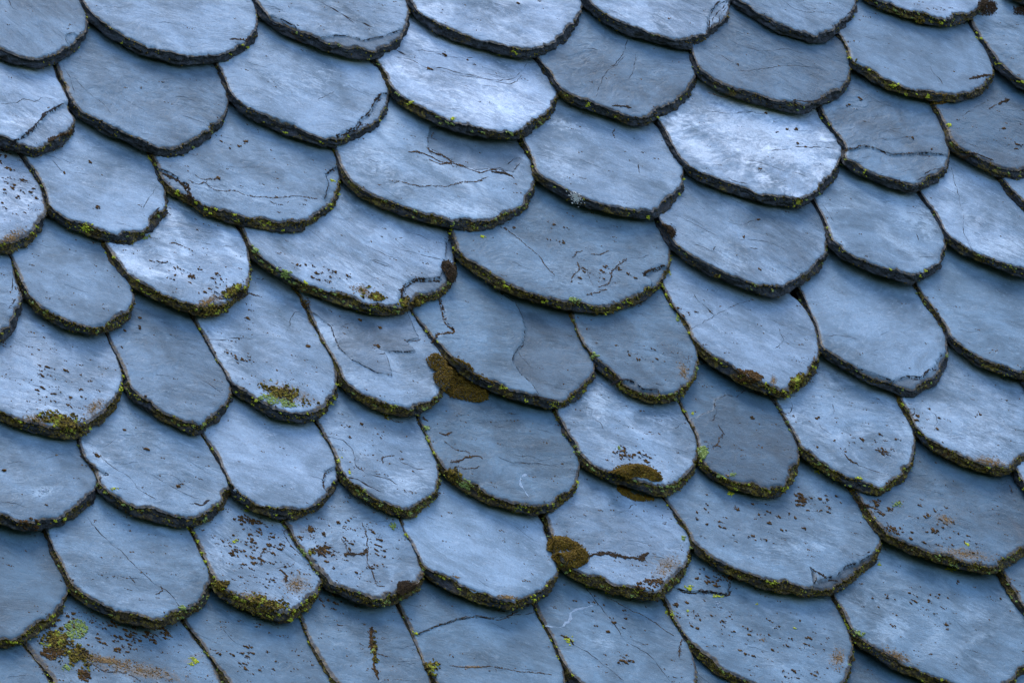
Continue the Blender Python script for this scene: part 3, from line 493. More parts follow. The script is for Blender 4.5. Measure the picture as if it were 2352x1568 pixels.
 (64,'G',[(2130,1250),(2130,1340),(2145,1400),(2150,1480),(2165,1550)],2.0,'r'),(64,'G',[(2150,1400),(2220,1420)],1.2,'r'),
 (65,'H',[(640,1290),(730,1250),(850,1210),(960,1190),(1060,1200),(1120,1205),(1170,1185),(1200,1160)],.6,'r'),(65,'H',[(820,1465),(950,1475),(1050,1475),(1200,1500),(1400,1520)],.9,'r'),
 (66,'H',[(1370,1240),(1440,1245),(1500,1215),(1520,1165),(1580,1140),(1640,1130)],2.2,'w'),(66,'H',[(1600,1020),(1650,1100),(1750,1220),(1830,1330),(1900,1370),(1980,1430),(2080,1560)],.7,'h'),(66,'H',[(1460,1290),(1500,1310),(1530,1345)],2.2,'m'),(66,'H',[(1530,1345),(1620,1400),(1720,1480),(1820,1560)],.7,'h'),
 (66,'H',[(1480,960),(1520,1010),(1560,1050)],.4,'h'),(66,'H',[(1720,1080),(1850,1150),(1950,1200),(2100,1300)],.35,'r'),(66,'H',[(2150,1320),(2140,1380),(2135,1420)],1.2,'r'),
 (67,'I',[(360,1035),(420,1052),(480,1050),(550,1052),(650,1070),(655,1020),(680,970),(700,960)],1.4,'m'),(67,'I',[(0,0),(1,1)],.01,'h'),
 (68,'I',[(2000,1380),(2060,1385),(2140,1415)],.5,'h'),
]
CR = [c for c in CR if c[3] > .05]

# patches of crust on a face: (slate, tile, cx, cy, rx, ry, angle deg on the picture, grains, kind)
#   s dry brown grains, m golden moss, t tan crust, l yellow lichen, g pale green lichen
PA = [
 (28,'D',1190,560,140,40,-25,170,'t'),(28,'D',1330,500,70,28,-25,220,'m'),(28,'D',1200,600,90,25,-8,140,'m'),(28,'D',1130,440,180,70,10,45,'s'),
 (29,'E',385,525,80,35,15,330,'m'),(29,'E',320,500,90,40,25,120,'t'),(29,'E',560,560,35,45,0,160,'m'),(29,'E',650,540,60,25,-10,80,'m'),(29,'E',100,400,160,50,15,36,'s'),
 (34,'D',330,1240,160,45,8,260,'m'),(34,'D',380,1270,100,30,10,220,'m'),(34,'D',210,1240,120,40,15,110,'t'),(34,'D',540,1170,110,50,-40,90,'t'),(34,'D',350,1050,250,120,15,60,'s'),
 (36,'D',1620,1085,180,48,14,420,'m'),(36,'D',1640,1080,190,60,14,260,'t'),(36,'D',1600,1130,120,30,10,160,'g'),(36,'D',1420,780,120,150,10,22,'s'),
 (54,'G',1530,1110,180,38,12,330,'m'),(54,'G',1450,1090,180,55,10,160,'t'),(54,'G',1270,1010,60,35,30,160,'m'),(54,'G',1700,1000,110,80,0,120,'t'),(54,'G',1450,780,180,140,30,110,'s'),(54,'G',1500,850,220,170,20,60,'s'),(54,'G',1420,635,90,22,10,70,'s'),
 (55,'G',1850,800,60,30,-30,50,'s'),(55,'G',1785,690,28,25,0,60,'s'),(55,'G',1860,715,18,16,0,25,'s'),(55,'G',1720,735,20,10,0,20,'s'),(55,'G',2050,800,250,170,20,110,'s'),(55,'G',1785,820,24,20,0,40,'m'),
 (62,'G',330,1330,110,90,30,420,'m'),(62,'G',440,1420,90,80,20,330,'m'),(62,'G',300,1400,60,30,0,160,'s'),(62,'G',430,1260,70,60,0,200,'g'),(62,'G',600,1440,220,40,8,420,'t'),(62,'G',520,1290,260,120,15,160,'s'),(62,'G',850,1290,140,60,0,130,'s'),(62,'G',380,1480,30,20,0,60,'g'),(62,'G',480,1530,30,35,0,90,'s'),(62,'G',800,1500,320,60,10,160,'t'),(62,'G',1120,1440,40,30,0,50,'l'),
 (40,'F',770,980,75,25,15,220,'s'),(40,'F',1050,1010,70,30,-35,200,'m'),(40,'F',910,1015,25,45,0,50,'t'),(40,'F',410,610,60,40,0,16,'s'),
 (42,'F',2150,1480,180,40,8,220,'t'),(42,'F',1910,1430,30,25,0,120,'s'),(42,'F',1900,1260,260,150,0,26,'s'),
 (59,'I',1500,560,90,45,20,60,'s'),(59,'I',1900,640,80,35,20,60,'t'),(59,'I',2000,830,220,45,8,170,'t'),(59,'I',1600,690,60,25,20,40,'s'),(59,'I',1850,700,330,150,10,90,'s'),(59,'I',1620,545,40,18,0,40,'g'),
 (58,'I',1060,520,30,45,20,80,'s'),(58,'I',800,640,300,110,10,60,'s'),(58,'I',1200,540,150,60,0,36,'s'),(58,'I',500,620,60,60,0,10,'s'),
 (57,'I',300,900,110,90,-30,80,'t'),(57,'H',1950,1010,90,30,-15,90,'s'),
 (67,'I',560,960,110,60,10,60,'s'),(67,'I',500,1180,200,100,10,46,'s'),(67,'I',1280,1430,60,70,0,80,'t'),(67,'I',850,1330,40,16,0,36,'t'),(67,'I',590,1118,22,15,0,18,'w'),(67,'I',900,1300,260,130,0,46,'s'),(67,'I',1060,1520,120,30,0,30,'s'),
 (68,'I',1620,1420,120,45,25,130,'t'),(68,'I',1700,1150,350,120,10,36,'s'),(68,'I',1300,1160,30,20,0,40,'t'),
 (66,'H',1700,1180,200,90,30,30,'s'),(66,'H',1820,1440,40,30,0,26,'s'),(66,'H',1500,1320,24,34,-50,60,'l'),
 (64,'G',2150,1420,20,150,0,60,'m'),(64,'G',1900,1100,60,50,0,20,'s'),(64,'G',2135,1385,14,10,0,12,'g'),
 (63,'G',1420,1430,180,90,20,42,'s'),(63,'G',1400,1490,40,14,20,20,'s'),
 (65,'H',700,1480,55,60,30,200,'m'),(65,'H',950,1475,120,12,2,26,'t'),
 (49,'H',1810,240,30,30,0,30,'s'),(49,'H',1860,280,120,50,10,60,'s'),(49,'H',1790,225,14,14,0,10,'g'),
 (47,'H',250,130,100,60,0,6,'s'),(18,'A',20,1100,240,150,25,60,'s'),(18,'A',100,1100,100,70,25,30,'s'),(18,'A',60,1370,120,40,-30,120,'t'),(18,'A',0,900,50,40,0,26,'s'),
 (19,'A',557,1192,16,14,0,34,'s'),(19,'A',515,935,11,9,0,14,'s'),(19,'A',367,996,9,6,0,8,'s'),(2,'A',1380,235,40,8,0,8,'s'),
 (20,'A',1410,820,18,11,10,26,'s'),(20,'A',1370,848,12,6,0,12,'s'),(20,'A',1262,815,10,6,0,8,'s'),(20,'A',1318,858,8,4,0,5,'s'),(20,'A',1250,1028,14,8,0,14,'s'),(20,'A',1590,1138,12,6,0,8,'s'),
 (13,'B',790,325,16,12,40,26,'s'),(13,'B',918,350,7,4,0,5,'s'),(13,'B',700,400,30,7,10,14,'s'),(4,'B',1205,27,9,6,0,7,'s'),
 (13,'B',830,685,20,9,0,26,'l'),(13,'B',597,587,11,8,0,14,'l'),(4,'B',1120,288,18,12,0,26,'l'),(14,'B',1618,594,16,12,0,26,'l'),
 (21,'B',1000,1365,16,8,20,14,'l'),(30,'E',1000,188,16,9,20,16,'l'),(2,'A',703,225,24,14,20,26,'l'),
 (20,'A',1020,1095,14,10,0,20,'l'),(20,'A',1912,1033,16,11,0,24,'l'),(20,'A',905,968,10,9,0,16,'l'),
 (17,'C',1915,725,20,13,10,34,'l'),(17,'C',1820,675,12,16,0,20,'l'),(17,'C',2225,747,18,8,-20,14,'s'),(17,'C',2280,845,80,20,0,12,'s'),
 (24,'C',1712,796,10,7,0,10,'s'),(24,'C',1340,610,20,10,20,12,'s'),(24,'C',1410,575,40,10,35,16,'s'),(24,'C',1820,860,10,8,0,8,'s'),(24,'C',1380,970,14,9,0,20,'l'),(24,'C',1450,1005,18,14,0,26,'l'),(24,'C',1440,980,9,8,0,12,'l'),
 (15,'C',703,375,9,6,0,8,'s'),(23,'C',985,752,14,7,0,14,'s'),(23,'C',1040,750,12,7,0,12,'s'),(23,'C',930,768,12,5,0,8,'s'),(23,'C',1048,828,10,7,0,10,'s'),(23,'C',830,975,20,10,0,16,'s'),(23,'C',865,660,18,5,0,8,'s'),(23,'C',1060,1155,30,22,0,60,'m'),(23,'C',1095,850,14,6,0,8,'s'),
 (16,'C',1360,355,30,16,20,60,'m'),(16,'C',1615,485,22,12,20,30,'l'),(16,'C',1730,535,22,12,0,30,'l'),(7,'C',1630,65,20,14,0,26,'l'),(7,'C',1880,125,30,14,0,40,'l'),(7,'C',1770,95,60,24,10,90,'m'),
 (31,'F',738,188,11,7,0,8,'s'),(31,'F',833,380,11,8,30,10,'s'),(31,'F',600,395,30,10,15,30,'m'),(31,'F',822,90,16,3,0,5,'s'),
 (39,'E',1650,865,30,12,20,40,'g'),(39,'E',1950,860,120,50,10,14,'s'),(39,'E',2160,960,40,70,-20,80,'t'),(39,'E',2130,660,14,14,0,14,'g'),
 (30,'E',1300,150,260,70,10,26,'s'),(30,'E',1700,400,200,80,0,40,'s'),(30,'E',1540,545,60,20,0,60,'g'),
 (44,'G',20,352,18,9,0,18,'s'),(44,'G',250,470,60,30,-10,30,'w'),(44,'G',320,265,8,6,0,7,'t'),(44,'G',262,552,10,7,0,8,'s'),
 (45,'G',555,265,26,14,30,40,'s'),(45,'G',1022,440,17,16,40,28,'s'),(45,'G',712,118,12,9,0,12,'s'),(45,'G',520,380,12,14,0,16,'s'),(45,'G',840,225,20,6,20,12,'s'),(45,'G',650,460,20,10,0,20,'l'),
 (46,'G',1390,505,30,13,5,46,'l'),(46,'G',1350,455,12,9,0,14,'w'),(47,'H',170,300,22,22,0,50,'l'),(47,'H',240,360,14,20,0,20,'l'),(47,'H',310,480,26,18,0,40,'g'),(47,'H',445,40,14,14,0,20,'m'),
 (48,'H',680,108,20,20,0,46,'g'),(48,'H',680,160,12,14,0,20,'g'),(48,'H',840,370,50,30,30,140,'m'),(48,'H',910,420,40,20,20,80,'g'),
 (50,'I',500,250,34,38,40,130,'g'),(50,'I',465,212,10,10,0,14,'l'),(50,'I',650,380,12,6,0,12,'r'),(50,'I',787,46,8,16,0,12,'s'),(50,'I',600,375,26,12,0,30,'g'),(50,'I',680,372,24,14,0,30,'g'),(50,'I',450,20,10,16,0,12,'l'),
 (51,'I',1160,52,18,9,10,14,'s'),(51,'I',1400,210,250,90,0,26,'s'),(51,'I',1550,240,50,24,0,26,'s'),(51,'I',1075,235,20,10,0,20,'l'),(51,'I',1400,395,20,8,0,20,'l'),
 (42,'I',1776,200,16,9,0,30,'l'),(58,'I',663,485,24,15,10,46,'l'),(58,'I',1165,357,22,14,0,40,'l'),(59,'I',2022,777,15,9,0,20,'l'),(59,'I',1465,632,26,14,20,46,'l'),(60,'I',2312,462,20,11,0,30,'l'),
 (67,'I',422,1037,19,18,0,44,'l'),(67,'I',420,1158,13,9,0,14,'l'),(67,'I',816,1120,9,6,0,8,'l'),(67,'I',1036,1260,8,6,0,7,'l'),(67,'I',590,1075,40,9,0,40,'l'),(57,'H',1510,917,14,10,0,26,'l'),(66,'H',1640,1018,46,12,15,70,'l'),(66,'H',1750,1055,46,12,5,70,'l'),
 (57,'I',395,745,14,16,0,26,'g'),(56,'H',490,668,20,20,0,46,'g'),(56,'H',525,650,14,12,0,18,'g'),(48,'H',1350,625,26,14,0,50,'g'),(68,'I',1520,890,16,8,0,16,'l'),(68,'I',1560,1090,20,20,0,3,'s'),
 (68,'I',1940,920,40,12,10,50,'l'),(69,'I',2215,942,16,14,0,26,'l'),(69,'I',2260,1035,26,14,20,46,'g'),(68,'I',1950,1100,350,60,0,20,'s'),(68,'I',1968,990,12,12,0,14,'s'),
 (68,'I',1400,1285,50,18,25,80,'g'),(67,'I',330,1190,20,40,-20,60,'l'),(65,'H',620,1290,24,10,20,26,'l'),(65,'H',543,1222,14,14,0,20,'g'),(66,'H',2070,1160,20,30,-20,40,'l'),
 (19,'A',500,1295,46,16,15,60,'l'),(19,'A',830,1372,40,12,-15,46,'g'),(19,'A',930,1290,18,9,0,20,'g'),(28,'D',830,195,36,12,-20,30,'g'),(40,'F',500,925,34,12,25,50,'g'),(40,'F',565,972,26,8,20,26,'g'),(40,'F',360,668,22,12,35,40,'g'),(40,'F',432,785,18,16,20,40,'g'),(40,'F',1145,885,14,16,0,20,'t'),
 (29,'D',1470,265,26,12,30,60,'g'),(29,'D',1640,395,40,20,15,110,'g'),(29,'D',1750,452,13,11,0,20,'l'),(29,'D',1580,437,24,8,20,26,'l'),(53,'G',310,858,16,12,20,20,'g'),(53,'G',1050,1143,26,12,20,50,'g'),(56,'H',855,965,36,10,15,50,'t'),(56,'H',1150,1080,80,14,5,90,'t'),
 (54,'G',1345,755,18,14,0,26,'l'),(54,'G',1412,578,16,12,0,26,'g'),(55,'G',2255,670,24,18,0,46,'g'),(44,'G',150,655,80,30,-5,60,'s'),
 (35,'D',800,655,12,8,0,10,'s'),(35,'D',800,715,14,14,40,14,'s'),(35,'D',697,822,8,12,0,10,'s'),(35,'D',712,725,8,8,0,8,'s'),(35,'D',835,1100,8,6,0,6,'s'),
 (37,'E',302,668,22,9,20,20,'s'),(37,'E',412,712,20,8,20,16,'s'),(37,'E',400,820,30,8,30,18,'s'),(37,'D',1745,580,24,40,10,80,'s'),(36,'D',1765,812,18,14,40,20,'s'),
 (56,'H',1480,548,14,8,0,10,'s'),(48,'H',650,50,60,16,0,12,'s'),(43,'F',2330,1030,20,16,0,20,'s'),(33,'F',1920,790,26,14,30,50,'s'),(42,'F',1640,1200,14,16,0,20,'t'),
]

# top-level cushions of moss: name id -> (tile, outlines, grains, height mm, material key, label, slate it lies on)
CU = [
 ('E',[[(680,890),(730,858),(775,885),(800,940),(830,935),(800,890),(860,892),(930,930),(950,980),(1000,995),(1062,1030),(1070,1062),(1035,1080),(1030,1120),(980,1140),(900,1128),(820,1108),(780,1070),(735,1030),(722,985),(745,965),(700,935)]],2600,6,'g',
  'largest golden brown moss cushion, sprawling over the joint of two slates at the centre',38),
 ('H',[[(1720,375),(1790,335),(1880,316),(1960,335),(2020,375),(2036,410),(1990,415),(1950,395),(1880,385),(1830,405),(1790,410),(1740,400)]],1500,5,'g',
  'golden crescent of moss sitting on the tail of a slate right of centre',49),
 ('H',[[(1775,440),(1800,436),(1830,462),(1870,492),(1930,505),(1990,512),(1990,525),(1930,530),(1870,520),(1815,495),(1785,468)]],420,3,'g',
  'thin curved rim of moss hanging below the golden crescent',57),
 ('H',[[(1372,780),(1390,745),(1430,730),(1490,740),(1550,775),(1590,810),(1615,845),(1600,880),(1550,912),(1500,905),(1440,890),(1400,850),(1430,826),(1510,822),(1508,810),(1430,814),(1375,812)]],1700,5,'g',
  'round moss cushion with a dark slit, from which a black crack runs right',57),
 ('F',[[(250,125),(290,115),(330,130),(352,165),(340,190),(305,195),(270,175)]],420,4,'b',
  'round reddish brown moss tuft in the joint beside the wrinkled slate',31),
 ('C',[[(2090,20),(2140,5),(2180,25),(2195,65),(2165,100),(2110,100),(2080,80)]],420,4,'b',
  'dark brown moss tuft off the right tip of a top edge slate',7),
 ('C',[[(2285,50),(2351,40),(2420,55),(2400,95),(2340,100),(2290,90)]],300,4,'b',
  'dark moss tuft in the top right corner below a mossy slate tip',8),
 ('C',[[(1800,545),(1860,545),(1900,560),(1908,590),(1870,605),(1820,598),(1785,575)]],380,4,'g',
  'olive moss blob clinging under the tail of the broad upper right slate',16),
 ('E',[[(775,335),(800,325),(830,350),(852,380),(850,420),(835,450),(810,430),(785,390),(768,360)]],460,4,'b',
  'brown moss tuft in the broken right corner of the large central slate',29),
 ('H',[[(515,1000),(550,988),(600,1000),(640,1010),(640,1040),(600,1065),(545,1075),(515,1050)]],520,4,'b',
  'dark moss lump on the right tail of the slate with T shaped veins',55),
]

# chalky weathering on the faces: (slate, tile, cx, cy, rx, ry, angle, amount)
WP = [(32,'C',1680,1200,120,80,35,.9),(32,'C',1790,1290,50,80,-20,.7),(25,'C',2230,1420,170,55,5,.7),(13,'B',1050,600,260,90,10,.7),(13,'B',560,400,120,60,20,.5),
 (23,'C',850,760,330,70,12,.9),(23,'C',480,860,130,45,30,1.),(23,'C',900,880,300,50,10,.8),(28,'D',760,340,180,42,22,1.),(28,'D',960,70,90,60,0,.7),(21,'B',380,920,150,80,20,.5),(21,'B',900,1200,200,40,5,.6),
 (4,'B',700,60,90,40,0,.7),(44,'G',250,470,60,28,-8,.9),(68,'I',1590,1260,95,70,-20,.8),(68,'I',2060,1180,90,60,0,.6),(68,'I',1600,1130,260,40,10,.4),(47,'H',560,430,110,60,0,.7),(22,'B',1480,720,110,30,15,.6),(22,'B',1450,950,120,60,40,.5),
 (30,'E',1500,420,220,70,10,.45),(10,'A',150,700,110,50,0,.6),(37,'E',130,730,110,50,20,.8),(37,'E',250,990,120,40,20,.5),(58,'I',1050,800,260,60,-10,.45),(36,'D',1250,850,90,150,-20,.6),(42,'F',2100,1350,170,110,0,.5),(51,'I',1000,40,90,50,0,.6),
 (45,'G',530,240,120,22,35,.8),(29,'D',2050,420,250,90,15,.5),(18,'A',80,1150,160,90,20,.5),(49,'E',1660,1150,60,90,-20,.7),(49,'E',2050,1240,90,40,10,.6),(20,'A',1300,1100,300,60,5,.35),(54,'G',1250,850,80,110,0,.5),(12,'A',1700,480,200,90,0,.3),(34,'D',200,1150,200,70,10,.5),(5,'B',1900,100,200,60,10,.4),(31,'F',700,330,200,60,15,.4),(66,'H',1700,1330,80,40,20,.5),(39,'E',1600,790,60,40,20,.5)]

# ------------------------------------------------------------------ mesh helpers
def mesh_obj(name, verts, faces, mat, parent=None, attrs=None, smooth=True, loc=None):
    me = bpy.data.meshes.new(name)
    verts = np.asarray(verts, np.float32); faces = np.asarray(faces, np.int32); k = faces.shape[1]
    me.vertices.add(len(verts)); me.vertices.foreach_set('co', verts.ravel())
    me.loops.add(faces.size); me.loops.foreach_set('vertex_index', faces.ravel())
    me.polygons.add(len(faces)); me.polygons.foreach_set('loop_start', np.arange(0, faces.size, k, dtype=np.int32))
    me.update(calc_edges=True)
    me.validate()
    me.polygons.foreach_set('use_smooth', np.full(len(me.polygons), smooth))
    for an, vals in (attrs or {}).items():
        a = me.attributes.new(an, 'FLOAT', 'POINT'); a.data.foreach_set('value', np.asarray(vals, np.float32))
    me.materials.append(mat)
    o = bpy.data.objects.new(name, me); COL.objects.link(o)
    if parent: o.parent = parent
    if mat.name.startswith(('moss', 'dry', 'tan', 'lichen', 'pale_lichen', 'crack')) and parent: o['kind'] = 'stuff'
    return o

_t = (1+5**.5)/2
ICO_V = np.array([(-1,_t,0),(1,_t,0),(-1,-_t,0),(1,-_t,0),(0,-1,_t),(0,1,_t),(0,-1,-_t),(0,1,-_t),(_t,0,-1),(_t,0,1),(-_t,0,-1),(-_t,0,1)], float)
ICO_V /= np.linalg.norm(ICO_V[0])
ICO_F = np.array([(0,11,5),(0,5,1),(0,1,7),(0,7,10),(0,10,11),(1,5,9),(5,11,4),(11,10,2),(10,7,6),(7,1,8),(3,9,4),(3,4,2),(3,2,6),(3,6,8),(3,8,9),(4,9,5),(2,4,11),(6,2,10),(8,6,7),(9,8,1)])

def grains(rng, P, rad, flat):
    """many small irregular lumps at the points P, of radii rad, squashed out of the plane by flat"""
    n = len(P); rad = np.asarray(rad)
    a = rng.uniform(0, 6.283, n); ca, sa = np.cos(a)[:, None], np.sin(a)[:, None]
    V = ICO_V[None]*rng.uniform(0.65, 1.25, (n, 12, 1))
    el = rng.uniform(0.7, 1.5, (n, 1))
    x = V[:, :, 0]*el; y = V[:, :, 1]/el
    X = x*ca-y*sa; Y = x*sa+y*ca; Z = V[:, :, 2]*np.asarray(flat).reshape(-1, 1)
    W = np.stack([X, Y, Z], 2)*rad[:, None, None] + P[:, None, :]
    F = ICO_F[None]+(np.arange(n)*12)[:, None, None]
    return W.reshape(-1, 3), F.reshape(-1, 3)

def catmull(P, step):
    P = np.asarray(P, float); Q = np.vstack([2*P[0]-P[1], P, 2*P[-1]-P[-2]]); out = []
    for i in range(1, len(Q)-2):
        p0, p1, p2, p3 = Q[i-1], Q[i], Q[i+1], Q[i+2]
        n = max(2, int(np.linalg.norm(p2-p1)/step)+1)
        t = np.linspace(0, 1, n, endpoint=False)[:, None]
        out.append(0.5*(2*p1+(p2-p0)*t+(2*p0-5*p1+4*p2-p3)*t**2+(3*p1-p0-3*p2+p3)*t**3))
    out.append(P[-1:]); return np.vstack(out)
def resample(P, step):
    P = np.asarray(P, float); d = np.r_[0, np.cumsum(np.linalg.norm(np.diff(P, axis=0), axis=1))]
    n = max(3, int(d[-1]/step)); s = np.linspace(0, d[-1], n)
    return np.stack([np.interp(s, d, P[:, 0]), np.interp(s, d, P[:, 1])], 1), s

def frame_matrix(p):
    return Matrix(((EX.x, ES.x, EN.x, p.x), (EX.y, ES.y, EN.y, p.y), (EX.z, ES.z, EN.z, p.z), (0, 0, 0, 1)))

# ------------------------------------------------------------------ ground and roof boarding
gx = mesh_obj('ground', [(-250, -250, 0), (250, -250, 0), (250, 250, 0), (-250, 250, 0)], [(0, 1, 2, 3)], M_GRASS)  # unseen ground below the view, put in for its bounce light
gx['kind'] = 'structure'
# boards under the slates, nailed side by side, following the lift of the slates
dv, df = [], []
for i in range(14):
    v0 = -1.1+i*0.16; v1 = v0+0.155
    c = [(x, v, LIFT*v-0.052+dz) for dz in (0, -0.022) for x, v in ((-1.6, v0), (1.6, v0), (1.6, v1), (-1.6, v1))]
    b = len(dv); dv += c
    df += [(b, b+1, b+2, b+3), (b+7, b+6, b+5, b+4), (b, b+4, b+5, b+1), (b+1, b+5, b+6, b+2), (b+2, b+6, b+7, b+3), (b+3, b+7, b+4, b)]
deck = mesh_obj('roof_boarding', dv, df, M_DECK, smooth=False)
deck.matrix_world = frame_matrix(ROOF0); deck['kind'] = 'structure'

# ------------------------------------------------------------------ slates
class Slate: pass
SLATES = {}
for sid, (tile, pts, tone, bloom, dirt, moss, hue, label) in SL.items():
    s = Slate(); s.id = sid; s.tile = tile; s.tone, s.bloom, s.dirt, s.moss, s.hue, s.label = tone, bloom, dirt, moss, hue, label
    h = 0.0
    for _ in range(5):
        P = np.array([on_roof(tile, x, y, h-0.8*T) for x, y in pts])
        h = LIFT*P[:, 1].min()-(0.008 if sid in (70, 71, 72, 73) else 0.0)
    s.h = h; s.trace = P
    i = int(P[:, 1].argmin()); s.c = np.array([P[:, 0].mean(), P[i, 1]+0.085])
    free = catmull(P-s.c, 0.0015)
    n0 = len(free)
    top = max(free[0][1], free[-1][1])+0.085
    w_ = free[-1][0]-free[0][0]
    R1 = np.array([free[-1][0]-0.10*w_, top]); L1 = np.array([free[0][0]+0.10*w_, top])
    O = np.vstack([free, R1[None], L1[None], free[:1]])
    # mark free edge by arc length
    d = np.r_[0, np.cumsum(np.linalg.norm(np.diff(O, axis=0), axis=1))]
    s.free_len = d[n0-1]
    O, arc = resample(O, 0.0017); O = O[:-1]; arc = arc[:-1]
    keep_ = (arc < d[n0-1]-0.004) & (arc > 0.004)
    for _ in range(14):
        S_ = (np.roll(O, 1, 0)+2*O+np.roll(O, -1, 0))/4; O = np.where(keep_[:, None], S_, O)
    s.O = O; s.arc = arc
    SLATES[sid] = s

def local(s, tile, pts, up=0.0):
    return np.array([on_roof(tile, x, y, s.h+up) for x, y in pts])-s.c

for s in SLATES.values():
    s.steps = []
for sid, tile, poly, depth, shift in STEPS:
    s = SLATES[sid]; s.steps.append((local(s, tile, poly), depth*0.001, shift))

for s in SLATES.values(): s.patches = []
for (sid, tile, cx, cy, rx, ry, ang, n, kind) in PA:
    if rx*ry < 900 or kind not in 'tms': continue
    c_, s_ = math.cos(R(ang)), math.sin(R(ang)); s = SLATES[sid]
    q = local(s, tile, [(cx, cy), (cx+rx*c_, cy+rx*s_), (cx-ry*s_, cy+ry*c_)])
    M_ = np.stack([q[1]-q[0], q[2]-q[0]], 1)
    s.patches.append(((q[0], np.linalg.inv(M_).T), {'t': 1.0, 'm': 0.85, 's': 0.42}[kind]))

for s in SLATES.values(): s.chalks = []
for (sid, tile, cx, cy, rx, ry, ang, amt) in WP:
    c_, s_ = math.cos(R(ang)), math.sin(R(ang)); s = SLATES[sid]
    q = local(s, tile, [(cx, cy), (cx+rx*c_, cy+rx*s_), (cx-ry*s_, cy+ry*c_)])
    s.chalks.append(((q[0], np.linalg.inv(np.stack([q[1]-q[0], q[2]-q[0]], 1)).T), amt))

def face_height(s, x, y):
    """relief of the face above the slate's plane, and the layer tone"""
    sd = s.id*13.7; ca, sa = math.cos(s.grain), math.sin(s.grain)
    u = x*ca-y*sa; v = x*sa+y*ca
    h = (fbm(x*9+sd, y*9, 3, 3)-0.5)*0.0020
    h = h+(fbm(u*30+sd, v*140, 5, 4)-0.5)*0.00045*s.relief
    # thin sheets of the stone that have split off, with low crisp borders along the grain
    q = fbm(u*13+sd, v*27+sd, 9, 5)*8
    fr = q-np.floor(q)
    h = h+(np.floor(q)+sstep(0.86, 1.0, fr))*0.00032*s.relief
    lay = (_hash(np.floor(q), np.floor(q)*0, s.id)-0.5)*0.20*min(1.0, s.relief)
    for poly, dep, sh in s.steps:
        jx = x+(vnoise(x*260, y*260, 4)-0.5)*0.0015; jy = y+(vnoise(x*260, y*260, 7)-0.5)*0.0015
        m = inside(jx, jy, poly)
        h = h-m*dep; lay = lay+m*sh*2.1
    return h, lay

